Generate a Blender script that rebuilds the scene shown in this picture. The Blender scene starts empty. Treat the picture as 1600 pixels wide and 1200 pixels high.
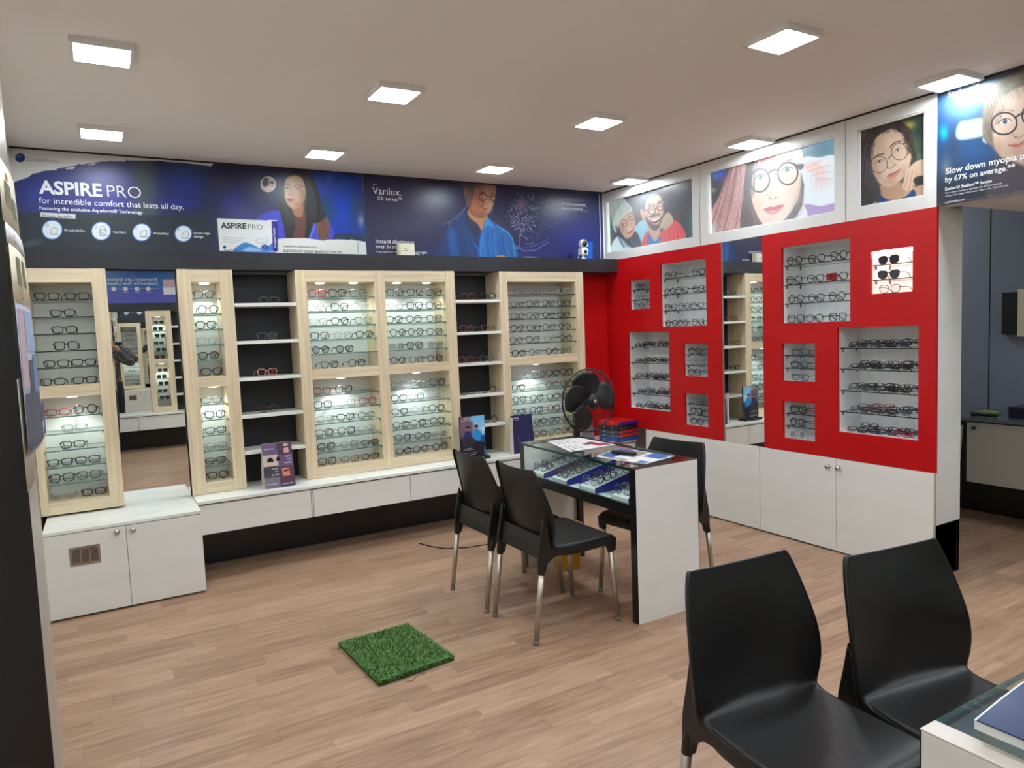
import bpy, bmesh, math, random
import numpy as np
from mathutils import Vector, Matrix
R = math.radians
random.seed(7)
rng = np.random.default_rng(11)
scn = bpy.context.scene
COL = scn.collection

# ------------------------------------------------------------------ camera
CAM = np.array([0.0, 0.0, 1.5])                      # metres; x along the back wall, y towards it, z up
CR = np.array([[0.863543, -0.502729, -0.039451],     # camera right, down and forward in the room's axes
               [-0.073102, -0.047392, -0.996198],
               [0.498948, 0.863144, -0.077676]])
FPX = 1103.74                                        # focal length for a 1600 px wide frame
cam_data = bpy.data.cameras.new('camera')
cam_data.sensor_fit = 'HORIZONTAL'
cam_data.sensor_width = 36.0
cam_data.lens = 36.0 * FPX / 1600.0
cam_data.clip_start = 0.05
cam = bpy.data.objects.new('camera', cam_data)
COL.objects.link(cam)
m = Matrix.Identity(4)
for i in range(3):
    m[i][0] = CR[0][i]; m[i][1] = -CR[1][i]; m[i][2] = -CR[2][i]; m[i][3] = CAM[i]
cam.matrix_world = m
scn.camera = cam

# ------------------------------------------------------------------ world, exposure
w = bpy.data.worlds.new('world'); scn.world = w
w.use_nodes = True
w.node_tree.nodes['Background'].inputs[0].default_value = (0.8, 0.85, 1.0, 1)
w.node_tree.nodes['Background'].inputs[1].default_value = 0.05
scn.view_settings.view_transform = 'Standard'
scn.view_settings.look = 'None'
scn.view_settings.gamma = 1.0
scn.view_settings.exposure = 0.0
scn.view_settings.use_curve_mapping = False
PANEL_POWER = 73.0          # emission of the ceiling panels
SPOT_POWER = 4.2            # the small cabinet spotlights, watts

def lin(c):
    c = np.asarray(c, float) / 255.0
    return np.where(c <= 0.04045, c / 12.92, ((c + 0.055) / 1.055) ** 2.4)

def ray(px, py):
    return CR.T @ np.array([(px - 800) / FPX, (py - 600) / FPX, 1.0])
def at_x(px, py, X):
    d = ray(px, py); return CAM + d * (X / d[0])
def at_y(px, py, Y):
    d = ray(px, py); return CAM + d * (Y / d[1])
def at_z(px, py, Z):
    d = ray(px, py); return CAM + d * ((Z - CAM[2]) / d[2])

# ------------------------------------------------------------------ materials
MATS = {}
def mat(name, rgb=(200, 200, 200), rough=0.5, metal=0.0, spec=0.5, emit=None, strength=0.0, scale=1.0, coat=0.0):
    if name in MATS: return MATS[name]
    mt = bpy.data.materials.new(name); mt.use_nodes = True
    b = mt.node_tree.nodes['Principled BSDF']
    c = lin(rgb) * scale
    b.inputs['Base Color'].default_value = (*np.clip(c, 0, 0.92), 1)
    b.inputs['Roughness'].default_value = rough
    b.inputs['Metallic'].default_value = metal
    b.inputs['Specular IOR Level'].default_value = spec
    b.inputs['Coat Weight'].default_value = coat
    if emit is not None:
        b.inputs['Emission Color'].default_value = (*lin(emit), 1)
        b.inputs['Emission Strength'].default_value = strength
    MATS[name] = mt
    return mt

def noise_mat(name, rgb_a, rgb_b, scale=(1, 1, 1), rough=0.5, detail=4, bump=0.0, spec=0.5, lo=0.35, hi=0.65, nscale=1.0):
    """Two tones mixed by stretched noise in object space (wood grain, laminate, mottling)."""
    if name in MATS: return MATS[name]
    mt = bpy.data.materials.new(name); mt.use_nodes = True
    nt = mt.node_tree; b = nt.nodes['Principled BSDF']
    tc = nt.nodes.new('ShaderNodeTexCoord'); mp = nt.nodes.new('ShaderNodeMapping')
    mp.inputs['Scale'].default_value = scale
    nz = nt.nodes.new('ShaderNodeTexNoise'); nz.inputs['Scale'].default_value = nscale; nz.inputs['Detail'].default_value = detail
    rp = nt.nodes.new('ShaderNodeValToRGB')
    rp.color_ramp.elements[0].position = lo; rp.color_ramp.elements[1].position = hi
    rp.color_ramp.elements[0].color = (*lin(rgb_a), 1); rp.color_ramp.elements[1].color = (*lin(rgb_b), 1)
    L = nt.links.new
    L(tc.outputs['Object'], mp.inputs['Vector']); L(mp.outputs[0], nz.inputs['Vector'])
    L(nz.outputs['Fac'], rp.inputs[0]); L(rp.outputs[0], b.inputs['Base Color'])
    b.inputs['Roughness'].default_value = rough
    b.inputs['Specular IOR Level'].default_value = spec
    if bump:
        bp = nt.nodes.new('ShaderNodeBump'); bp.inputs['Strength'].default_value = bump; bp.inputs['Distance'].default_value = 0.002
        L(nz.outputs['Fac'], bp.inputs['Height']); L(bp.outputs[0], b.inputs['Normal'])
    MATS[name] = mt
    return mt

def glass_mat(name, tint=(235, 245, 240), amount=0.10, rough=0.02):
    if name in MATS: return MATS[name]
    mt = bpy.data.materials.new(name); mt.use_nodes = True
    nt = mt.node_tree; nt.nodes.clear()
    out = nt.nodes.new('ShaderNodeOutputMaterial'); mx = nt.nodes.new('ShaderNodeMixShader')
    tr = nt.nodes.new('ShaderNodeBsdfTransparent'); gl = nt.nodes.new('ShaderNodeBsdfGlossy')
    tr.inputs[0].default_value = (*lin(tint), 1); gl.inputs['Roughness'].default_value = rough
    fr = nt.nodes.new('ShaderNodeFresnel'); fr.inputs[0].default_value = 1.45
    ad = nt.nodes.new('ShaderNodeMath'); ad.operation = 'MULTIPLY'; ad.inputs[1].default_value = amount * 10
    ad.use_clamp = True
    L = nt.links.new
    ge = nt.nodes.new('ShaderNodeNewGeometry'); iv = nt.nodes.new('ShaderNodeMath'); iv.operation = 'SUBTRACT'; iv.inputs[0].default_value = 1.0
    ml = nt.nodes.new('ShaderNodeMath'); ml.operation = 'MULTIPLY'
    L(ge.outputs['Backfacing'], iv.inputs[1]); L(ad.outputs[0], ml.inputs[0]); L(iv.outputs[0], ml.inputs[1])
    L(fr.outputs[0], ad.inputs[0]); L(ml.outputs[0], mx.inputs[0]); L(tr.outputs[0], mx.inputs[1]); L(gl.outputs[0], mx.inputs[2])
    L(mx.outputs[0], out.inputs[0])
    MATS[name] = mt
    return mt

def floor_mat():
    mt = bpy.data.materials.new('oak_plank_floor'); mt.use_nodes = True
    nt = mt.node_tree; b = nt.nodes['Principled BSDF']; L = nt.links.new
    N = nt.nodes.new
    def math_(op, a, bb=None, c=None):
        n = N('ShaderNodeMath'); n.operation = op
        for k, v in enumerate((a, bb, c)):
            if v is None: continue
            if hasattr(v, 'is_output'): L(v, n.inputs[k])
            else: n.inputs[k].default_value = v
        return n.outputs[0]
    tc = N('ShaderNodeTexCoord'); sp = N('ShaderNodeSeparateXYZ'); L(tc.outputs['Object'], sp.inputs[0])
    X, Y = sp.outputs[0], sp.outputs[1]
    W, LEN = 0.098, 0.62
    ry = math_('DIVIDE', Y, W); row = math_('FLOOR', ry); fy = math_('FRACT', ry)
    wn = N('ShaderNodeTexWhiteNoise'); wn.noise_dimensions = '1D'; L(row, wn.inputs['W'])
    off = math_('MULTIPLY', wn.outputs['Value'], 5.0)
    rx = math_('ADD', math_('DIVIDE', X, LEN), off); colx = math_('FLOOR', rx); fx = math_('FRACT', rx)
    cb = N('ShaderNodeCombineXYZ'); L(colx, cb.inputs[0]); L(row, cb.inputs[1])
    w2 = N('ShaderNodeTexWhiteNoise'); w2.noise_dimensions = '2D'; L(cb.outputs[0], w2.inputs['Vector'])
    # grain: noise stretched along the plank, shifted per plank
    sh = math_('MULTIPLY', w2.outputs['Value'], 37.0)
    cg = N('ShaderNodeCombineXYZ')
    L(math_('ADD', math_('MULTIPLY', X, 3.4), sh), cg.inputs[0]); L(math_('MULTIPLY', Y, 34.0), cg.inputs[1])
    g = N('ShaderNodeTexNoise'); g.inputs['Scale'].default_value = 1.0; g.inputs['Detail'].default_value = 6; g.inputs['Roughness'].default_value = 0.65
    L(cg.outputs[0], g.inputs['Vector'])
    ramp = N('ShaderNodeValToRGB'); cr = ramp.color_ramp
    cr.elements[0].position = 0.28; cr.elements[0].color = (*lin(FLOOR_DARK), 1)
    cr.elements[1].position = 0.72; cr.elements[1].color = (*lin(FLOOR_LIGHT), 1)
    e = cr.elements.new(0.5); e.color = (*lin(FLOOR_MID), 1)
    tone = math_('ADD', math_('MULTIPLY', g.outputs['Fac'], 0.85), math_('MULTIPLY', math_('SUBTRACT', w2.outputs['Value'], 0.5), 0.20))
    tone = math_('ADD', tone, 0.075)
    L(tone, ramp.inputs[0])
    # joints
    ey = math_('MINIMUM', fy, math_('SUBTRACT', 1.0, fy)); ex = math_('MINIMUM', fx, math_('SUBTRACT', 1.0, fx))
    jy = math_('LESS_THAN', ey, 0.010); jx = math_('LESS_THAN', ex, 0.0016)
    j = math_('MAXIMUM', jy, jx)
    mx = N('ShaderNodeMix'); mx.data_type = 'RGBA'; mx.blend_type = 'MULTIPLY'
    L(math_('MULTIPLY', j, 0.32), mx.inputs[0]); L(ramp.outputs[0], mx.inputs[6]); mx.inputs[7].default_value = (0.25, 0.2, 0.18, 1)
    L(mx.outputs[2], b.inputs['Base Color'])
    rr = N('ShaderNodeMapRange'); rr.inputs[3].default_value = 0.36; rr.inputs[4].default_value = 0.52
    L(g.outputs['Fac'], rr.inputs[0]); L(rr.outputs[0], b.inputs['Roughness'])
    bp = N('ShaderNodeBump'); bp.inputs['Strength'].default_value = 0.12; bp.inputs['Distance'].default_value = 0.001
    L(g.outputs['Fac'], bp.inputs['Height']); L(bp.outputs[0], b.inputs['Normal'])
    return mt

FLOOR_DARK, FLOOR_MID, FLOOR_LIGHT = (130, 98, 76), (161, 128, 103), (183, 150, 124)
M_CEIL = noise_mat('ceiling_paint', (240, 234, 226), (243, 238, 230), (0.6, 0.6, 0.6), 0.9, 3, spec=0.2)
M_FLOOR = floor_mat()
M_WHITE = noise_mat('white_laminate', (226, 224, 217), (231, 229, 223), (1.5, 1.5, 8), 0.38, 3)
M_WHITE2 = noise_mat('white_counter_laminate', (222, 222, 214), (238, 238, 232), (2, 30, 30), 0.3, 4)
M_FASCIA = noise_mat('grey_white_fascia', (222, 220, 215), (226, 224, 219), (2, 2, 2), 0.4, 2)
M_BEIGE = noise_mat('beige_grained_wood', (207, 186, 152), (228, 210, 178), (42, 42, 1.6), 0.45, 6, bump=0.05)
M_BEIGEH = noise_mat('beige_grained_wood_rail', (207, 186, 152), (228, 210, 178), (1.6, 42, 42), 0.45, 6, bump=0.05)
M_DARK = noise_mat('charcoal_laminate', (38, 39, 43), (43, 44, 48), (4, 4, 4), 0.4, 3, spec=0.35)
M_BLACK = mat('black_laminate', (24, 23, 24), 0.3)
M_BACKW = noise_mat('white_cabinet_back', (222, 227, 226), (230, 234, 232), (3, 3, 3), 0.3, 3)
M_NICHE = noise_mat('pale_grey_niche_board', (226, 227, 228), (238, 238, 238), (14, 14, 3), 0.35, 5)
M_RED = noise_mat('red_laminate', (184, 13, 17), (189, 15, 19), (2, 2, 2), 0.36, 2, spec=0.3)
M_MIRROR = mat('mirror_silver', (238, 240, 238), 0.0, 1.0)
M_GLASS = glass_mat('clear_glass', (252, 255, 254), 0.10)
M_GEDGE = mat('green_glass_edge', (86, 130, 116), 0.15)
M_GEDGE_D = mat('dark_glass_edge', (44, 56, 54), 0.2)
M_GTHICK = mat('thick_green_glass_edge', (22, 58, 46), 0.12)
M_LENS = glass_mat('clear_lens', (247, 249, 249), 0.14)
M_LENS_D = mat('dark_sun_lens', (58, 60, 66), 0.08)
M_STEEL = mat('brushed_steel', (190, 188, 182), 0.28, 1.0)
M_CHROME = mat('chair_leg_steel', (188, 178, 164), 0.38, 0.9)
M_PLASTIC = mat('black_chair_plastic', (24, 22, 22), 0.36, 0, 0.45)
M_WPLAS = mat('white_plastic', (236, 238, 240), 0.3)
M_CREAM = mat('cream_plastic', (222, 212, 178), 0.45)
M_GREYCAP = mat('grey_rubber', (120, 116, 112), 0.6)
M_PANEL = mat('lamp_diffuser', (255, 250, 240), 0.5, emit=(236, 247, 255), strength=PANEL_POWER)
M_SPOTEM = mat('spotlight_diffuser', (255, 255, 255), 0.5, emit=(240, 250, 250), strength=6.0)
M_GREYWALL = noise_mat('blue_grey_wall', (130, 136, 150), (136, 142, 156), (1, 1, 1), 0.5, 2)
M_TEXTW = mat('white_print', (232, 232, 234), 0.5)
M_TEXTD = mat('dark_print', (42, 44, 52), 0.5)
M_TEXTG = mat('grey_print', (92, 94, 104), 0.5)
M_TEXTB = mat('blue_print', (40, 48, 140), 0.5)
M_ALU = mat('matt_aluminium', (150, 138, 126), 0.45, 0.8)

# ------------------------------------------------------------------ mesh builder
class MB:
    def __init__(s): s.v = []; s.f = []; s.m = []
    def add(s, vs, fs, mi=0):
        o = len(s.v); s.v += [tuple(map(float, p)) for p in vs]
        s.f += [tuple(i + o for i in f) for f in fs]; s.m += [mi] * len(fs); return s
    def box(s, x0, x1, y0, y1, z0, z1, mi=0, edge=None):
        """edge: material for the four upright sides (glass shelves)"""
        vs = [(x0, y0, z0), (x1, y0, z0), (x1, y1, z0), (x0, y1, z0), (x0, y0, z1), (x1, y0, z1), (x1, y1, z1), (x0, y1, z1)]
        s.add(vs, [(3, 2, 1, 0), (4, 5, 6, 7)], mi)
        o = len(s.v) - 8
        fs = [(0, 1, 5, 4), (1, 2, 6, 5), (2, 3, 7, 6), (3, 0, 4, 7)]
        s.f += [tuple(i + o for i in f) for f in fs]; s.m += [mi if edge is None else edge] * 4
        return s
    def obox(s, c, size, rot=None, mi=0):
        hx, hy, hz = size[0] / 2, size[1] / 2, size[2] / 2
        M_ = rot if rot is not None else Matrix.Identity(3)
        vs = [Vector(c) + M_ @ Vector((a * hx, b * hy, d * hz)) for d in (-1, 1) for a, b in ((-1, -1), (1, -1), (1, 1), (-1, 1))]
        return s.add(vs, [(3, 2, 1, 0), (4, 5, 6, 7), (0, 1, 5, 4), (1, 2, 6, 5), (2, 3, 7, 6), (3, 0, 4, 7)], mi)
    def cyl(s, p0, p1, r0, r1=None, n=16, mi=0, caps=True):
        r1 = r0 if r1 is None else r1
        p0, p1 = Vector(p0), Vector(p1); d = (p1 - p0).normalized()
        a = d.orthogonal().normalized(); b = d.cross(a)
        vs = []
        for p, r in ((p0, r0), (p1, r1)):
            for k in range(n):
                t = 2 * math.pi * k / n; vs.append(p + a * math.cos(t) * r + b * math.sin(t) * r)
        fs = [(k, (k + 1) % n, n + (k + 1) % n, n + k) for k in range(n)]
        if caps: fs += [tuple(range(n - 1, -1, -1)), tuple(range(n, 2 * n))]
        return s.add(vs, fs, mi)
    def tube(s, path, r, closed=False, n=6, mi=0):
        P = [Vector(p) for p in path]; K = len(P)
        rs = r if hasattr(r, '__len__') else [r] * K
        up = None; rings = []
        for i in range(K):
            t = (P[(i + 1) % K] - P[i - 1]) if closed or 0 < i < K - 1 else (P[1] - P[0] if i == 0 else P[-1] - P[-2])
            t.normalize()
            if up is None: up = t.orthogonal().normalized()
            up = (up - t * up.dot(t))
            up = up.normalized() if up.length > 1e-6 else t.orthogonal().normalized()
            b = t.cross(up)
            rings.append([P[i] + (up * math.cos(2 * math.pi * k / n) + b * math.sin(2 * math.pi * k / n)) * rs[i] for k in range(n)])
        vs = [v for rg in rings for v in rg]; fs = []
        for i in range(K if closed else K - 1):
            a0, b0 = i * n, ((i + 1) % K) * n
            fs += [(a0 + k, a0 + (k + 1) % n, b0 + (k + 1) % n, b0 + k) for k in range(n)]
        if not closed: fs += [tuple(range(n - 1, -1, -1)), tuple(range((K - 1) * n, K * n))]
        return s.add(vs, fs, mi)
    def lathe(s, prof, c=(0, 0, 0), n=24, mi=0, axis='z'):
        vs = []; fs = []
        for (r, z) in prof:
            for k in range(n):
                t = 2 * math.pi * k / n
                q = (r * math.cos(t), r * math.sin(t), z) if axis == 'z' else (r * math.cos(t), z, r * math.sin(t))
                vs.append((q[0] + c[0], q[1] + c[1], q[2] + c[2]))
        for i in range(len(prof) - 1):
            for k in range(n):
                fs.append((i * n + k, i * n + (k + 1) % n, (i + 1) * n + (k + 1) % n, (i + 1) * n + k))
        return s.add(vs, fs, mi)
    def prism(s, poly, a, b, axis='y', mi=0):
        """poly: list of 2D points; extruded from a to b along axis"""
        n = len(poly)
        def p3(u, v, w):
            return {'y': (u, w, v), 'x': (w, u, v), 'z': (u, v, w)}[axis]
        vs = [p3(u, v, a) for u, v in poly] + [p3(u, v, b) for u, v in poly]
        fs = [tuple(range(n)), tuple(range(2 * n - 1, n - 1, -1))] + [(k, n + k, n + (k + 1) % n, (k + 1) % n) for k in range(n)]
        return s.add(vs, fs, mi)
    def mesh(s, name, mats, smooth=False, fix=True):
        me = bpy.data.meshes.new(name)
        me.from_pydata(s.v, [], s.f)
        mats = mats if isinstance(mats, (list, tuple)) else [mats]
        for x in mats: me.materials.append(x)
        if len(mats) > 1: me.polygons.foreach_set('material_index', s.m)
        if fix:
            b = bmesh.new(); b.from_mesh(me); bmesh.ops.recalc_face_normals(b, faces=b.faces); b.to_mesh(me); b.free()
        if smooth: me.polygons.foreach_set('use_smooth', [True] * len(me.polygons))
        me.update()
        return me

def obj(name, me, parent=None, bevel=0.0, loc=None, rot=None):
    o = bpy.data.objects.new(name, me); COL.objects.link(o)
    if parent is not None: o.parent = parent
    if loc is not None: o.location = loc
    if rot is not None: o.rotation_euler = rot
    if bevel:
        md = o.modifiers.new('bevel', 'BEVEL'); md.width = bevel; md.segments = 2; md.limit_method = 'ANGLE'; md.harden_normals = False
    return o
def part(name, mb, mats, parent, smooth=False, bevel=0.0, loc=None, rot=None, world=False):
    """a mesh child; world=True when the builder holds room coordinates and the parent is an unrotated thing"""
    if world:
        p = parent; off = Vector((0, 0, 0))
        while p is not None: off += p.location; p = p.parent
        mb.v = [(x - off.x, y - off.y, z - off.z) for x, y, z in mb.v]
    return obj(name, mb.mesh(name, mats, smooth), parent, bevel, loc, rot)
def thing(name, label, cat, loc=(0, 0, 0), rotz=0.0, group=None):
    o = bpy.data.objects.new(name, None); COL.objects.link(o)
    o.empty_display_size = 0.1
    o.location = loc; o.rotation_euler = (0, 0, rotz)
    o['label'] = label; o['category'] = cat
    if group: o['group'] = group
    return o
def tag(o, label, cat, group=None):
    o['label'] = label; o['category'] = cat
    if group: o['group'] = group
    return o
def struct(name, mb, mats, bevel=0.0):
    o = obj(name, mb.mesh(name, mats), None, bevel); o['kind'] = 'structure'; return o
def copy_tree(o, parent=None):
    c = o.copy(); COL.objects.link(c); c.parent = parent
    for ch in list(o.children): copy_tree(ch, c)
    return c

def text(s, P, width, dirv, normal, material, parent, bold=0.0, up=(0, 0, 1), name='lettering', lift=0.0012, height=None, spacing=1.0):
    """lettering as a thin mesh: P = left end of the baseline in the room, width in metres"""
    cu = bpy.data.curves.new('t', 'FONT'); cu.body = s; cu.size = 1.0; cu.offset = bold; cu.resolution_u = 3
    cu.space_character = spacing
    to = bpy.data.objects.new('t', cu); COL.objects.link(to)
    dg = bpy.context.evaluated_depsgraph_get()
    me = bpy.data.meshes.new_from_object(to.evaluated_get(dg))
    bpy.data.objects.remove(to); bpy.data.curves.remove(cu)
    n = len(me.vertices)
    if n == 0: return None
    co = np.empty(n * 3, np.float32); me.vertices.foreach_get('co', co); co = co.reshape(-1, 3)
    x0, x1 = co[:, 0].min(), co[:, 0].max()
    sx = width / (x1 - x0); sy = sx
    if height: sy = height / (co[:, 1].max() - min(0.0, co[:, 1].min()))
    d, u, nn = np.array(dirv, float), np.array(up, float), np.array(normal, float)
    wv = np.array(P, float) + np.outer((co[:, 0] - x0) * sx, d) + np.outer(co[:, 1] * sy, u) + nn * lift
    off = Vector((0, 0, 0)); p = parent
    while p is not None: off += p.location; p = p.parent
    wv -= np.array(off)
    me.vertices.foreach_set('co', wv.astype(np.float32).ravel()); me.materials.clear(); me.materials.append(material); me.update()
    me.name = name
    o = bpy.data.objects.new(name, me); COL.objects.link(o); o.parent = parent
    return o
# ------------------------------------------------------------------ printed pictures (vertex-coloured sheets)
def smooth_poly(pts, k=6):
    P = np.array(pts, float); n = len(P); out = []
    for i in range(n):
        a, b, c, d = P[i - 1], P[i], P[(i + 1) % n], P[(i + 2) % n]
        for t in np.linspace(0, 1, k, endpoint=False):
            out.append(0.5 * ((2 * b) + (-a + c) * t + (2 * a - 5 * b + 4 * c - d) * t * t + (-a + 3 * b - 3 * c + d) * t ** 3))
    return np.array(out)

class Sheet:
    """a printed sheet: grid of points on its plane; the design is drawn in the units in which the sheet was measured"""
    def __init__(s, plane, c, u0, u1, z0, z1, nu, nv, base=(60, 60, 80)):
        s.plane, s.c = plane, c
        U, Z = np.meshgrid(np.linspace(u0, u1, nu), np.linspace(z0, z1, nv))
        s.nu, s.nv = nu, nv
        s.P = np.stack([U, np.full_like(U, c), Z], -1).reshape(-1, 3) if plane == 'y' else np.stack([np.full_like(U, c), U, Z], -1).reshape(-1, 3)
        q = (s.P - CAM) @ CR.T
        s.x = q[:, 0] / q[:, 2] * FPX + 800; s.y = q[:, 1] / q[:, 2] * FPX + 600
        s.col = np.tile(np.array(base, float), (len(s.P), 1))
    def mix(s, a, c):
        a = np.clip(a, 0, 1)[:, None]; s.col = s.col * (1 - a) + np.array(c, float) * a; return s
    def blob(s, cx, cy, rx, ry, c, soft=1.0, rot=0.0, a=1.0, hard=False):
        t = R(rot); dx, dy = s.x - cx, s.y - cy
        u = (dx * math.cos(t) + dy * math.sin(t)) / rx; v = (-dx * math.sin(t) + dy * math.cos(t)) / ry
        d = np.sqrt(u * u + v * v)
        m_ = np.clip((1 - d) * min(rx, ry) / max(soft, .35) + 0.5, 0, 1) if not hard else (d < 1).astype(float)
        return s.mix(m_ * a, c)
    def glow(s, cx, cy, rx, ry, c, a=1.0, rot=0.0):
        t = R(rot); dx, dy = s.x - cx, s.y - cy
        u = (dx * math.cos(t) + dy * math.sin(t)) / rx; v = (-dx * math.sin(t) + dy * math.cos(t)) / ry
        return s.mix(a * np.exp(-(u * u + v * v)), c)
    def poly(s, pts, c, soft=0.7, a=1.0, curve=True):
        Q = smooth_poly(pts) if curve else np.array(pts, float)
        x, y = s.x, s.y; ins = np.zeros(len(x), bool); dist = np.full(len(x), 1e9)
        bb = (x > Q[:, 0].min() - 4 * soft) & (x < Q[:, 0].max() + 4 * soft) & (y > Q[:, 1].min() - 4 * soft) & (y < Q[:, 1].max() + 4 * soft)
        xi, yi = x[bb], y[bb]; im = np.zeros(len(xi), bool); di = np.full(len(xi), 1e9)
        for i in range(len(Q)):
            (x1, y1), (x2, y2) = Q[i - 1], Q[i]
            if y1 != y2:
                cr = ((yi < y1) != (yi < y2)) & (xi < (x2 - x1) * (yi - y1) / (y2 - y1) + x1); im ^= cr
            dx, dy = x2 - x1, y2 - y1; L2 = dx * dx + dy * dy + 1e-9
            t = np.clip(((xi - x1) * dx + (yi - y1) * dy) / L2, 0, 1)
            di = np.minimum(di, np.hypot(xi - x1 - t * dx, yi - y1 - t * dy))
        m_ = np.zeros(len(x)); m_[bb] = np.clip(np.where(im, di, -di) / max(soft, .3) * 0.5 + 0.5, 0, 1)
        return s.mix(m_ * a, c)
    def line(s, pts, wd, c, a=1.0, curve=False, soft=0.6):
        Q = np.array(pts, float)
        if curve and len(Q) > 2:
            e = np.vstack([2 * Q[0] - Q[1], Q, 2 * Q[-1] - Q[-2]]); out = []
            for i in range(1, len(e) - 2):
                A, B, C_, D = e[i - 1], e[i], e[i + 1], e[i + 2]
                for t in np.linspace(0, 1, 6, endpoint=False):
                    out.append(0.5 * ((2 * B) + (-A + C_) * t + (2 * A - 5 * B + 4 * C_ - D) * t * t + (-A + 3 * B - 3 * C_ + D) * t ** 3))
            out.append(e[-2]); Q = np.array(out)
        mk = (s.x > Q[:, 0].min() - 5) & (s.x < Q[:, 0].max() + 5) & (s.y > Q[:, 1].min() - 5) & (s.y < Q[:, 1].max() + 5)
        xi, yi = s.x[mk], s.y[mk]; di = np.full(len(xi), 1e9)
        for i in range(1, len(Q)):
            (x1, y1), (x2, y2) = Q[i - 1], Q[i]
            dx, dy = x2 - x1, y2 - y1; L2 = dx * dx + dy * dy + 1e-9
            t = np.clip(((xi - x1) * dx + (yi - y1) * dy) / L2, 0, 1)
            di = np.minimum(di, np.hypot(xi - x1 - t * dx, yi - y1 - t * dy))
        m_ = np.zeros(len(s.x)); m_[mk] = np.clip((wd / 2 - di) / soft + 0.5, 0, 1)
        return s.mix(m_ * a, c)
    def ring(s, cx, cy, rx, ry, wd, c, rot=0, a=1.0):
        pts = [(cx + rx * math.cos(t) * math.cos(R(rot)) - ry * math.sin(t) * math.sin(R(rot)), cy + rx * math.cos(t) * math.sin(R(rot)) + ry * math.sin(t) * math.cos(R(rot))) for t in np.linspace(0, 2 * math.pi, 33)]
        return s.line(pts, wd, c, a)
    def strands(s, A, B, n, cols, wd=(.5, 1.1), bow=(0, 0), a=.6, seed=1, jit=1.0):
        r_ = np.random.default_rng(seed); A, B = np.array(A, float), np.array(B, float)
        def ev(Q, t):
            k = t * (len(Q) - 1); i = min(int(k), len(Q) - 2); return Q[i] + (Q[i + 1] - Q[i]) * (k - i)
        for k in range(n):
            t = r_.random(); p, q = ev(A, t) + r_.normal(0, jit, 2), ev(B, t) + r_.normal(0, jit, 2)
            m_ = (p + q) / 2 + np.array(bow) + r_.normal(0, jit, 2)
            s.line([p, m_, q], r_.uniform(*wd), cols[int(r_.integers(len(cols)))], a * r_.uniform(.6, 1), True)
        return s
    def eye(s, cx, cy, w_, h_, iris, rot=0.0, lash=(50, 36, 34), white=(240, 236, 232)):
        c, sn = math.cos(R(rot)), math.sin(R(rot))
        P = lambda u, v: (cx + u * w_ * c - v * h_ * sn, cy + u * w_ * sn + v * h_ * c)
        s.poly([P(-1, .15), P(-.5, -.7), (P(.2, -.95)), P(.8, -.5), P(1, .1), P(.5, .7), P(-.3, .8)], white, .6)
        s.blob(*P(.02, -.08), h_ * .86, h_ * .86, tuple(int(v * .55) for v in iris), .6).blob(*P(.02, -.08), h_ * .68, h_ * .68, iris, .6).blob(*P(.02, -.08), h_ * .3, h_ * .3, (24, 22, 24), .5)
        s.line([P(-1.1, .2), P(-.5, -.72), P(.2, -1), P(.8, -.55), P(1.1, .05)], max(.8, h_ * .32), lash, .9, True)
        s.line([P(-.8, .5), P(0, .9), P(.8, .5)], max(.5, h_ * .12), lash, .35, True)
        s.blob(*P(-.12, -.35), h_ * .2, h_ * .2, (255, 255, 255), .5); return s
    def mesh(s, name, emission=0.0, gain=1.0, rough=0.3, back=None):
        nu, nv = s.nu, s.nv
        me = bpy.data.meshes.new(name)
        i = np.arange(nu * nv).reshape(nv, nu)
        q = np.stack([i[:-1, :-1], i[:-1, 1:], i[1:, 1:], i[1:, :-1]], -1).reshape(-1, 4)
        if s.plane == 'x': q = q[:, ::-1]
        me.vertices.add(nu * nv); me.vertices.foreach_set('co', s.P.astype(np.float32).ravel())
        me.loops.add(q.size); me.loops.foreach_set('vertex_index', q.ravel().astype(np.int32))
        me.polygons.add(len(q)); me.polygons.foreach_set('loop_start', np.arange(0, q.size, 4, dtype=np.int32))
        me.update(calc_edges=True)
        at = me.color_attributes.new('print', 'FLOAT_COLOR', 'POINT')
        c = lin(np.clip(s.col, 0, 255)) * gain
        at.data.foreach_set('color', np.hstack([np.clip(c, 0, 0.9 if not emission else 2), np.ones((len(c), 1))]).astype(np.float32).ravel())
        mt = bpy.data.materials.new(name + '_print'); mt.use_nodes = True
        nt = mt.node_tree; b = nt.nodes['Principled BSDF']
        va = nt.nodes.new('ShaderNodeVertexColor'); va.layer_name = 'print'
        if emission:
            b.inputs['Base Color'].default_value = (0.1, 0.1, 0.1, 1)
            nt.links.new(va.outputs[0], b.inputs['Emission Color']); b.inputs['Emission Strength'].default_value = emission
        else:
            nt.links.new(va.outputs[0], b.inputs['Base Color'])
        b.inputs['Roughness'].default_value = rough; b.inputs['Specular IOR Level'].default_value = 0.3
        me.materials.append(mt)
        return me
    def child(s, name, parent, **k):
        me = s.mesh(name, **k); off = Vector((0, 0, 0)); p = parent
        while p is not None: off += p.location; p = p.parent
        me.transform(Matrix.Translation(-off))
        return obj(name, me, parent)

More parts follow.
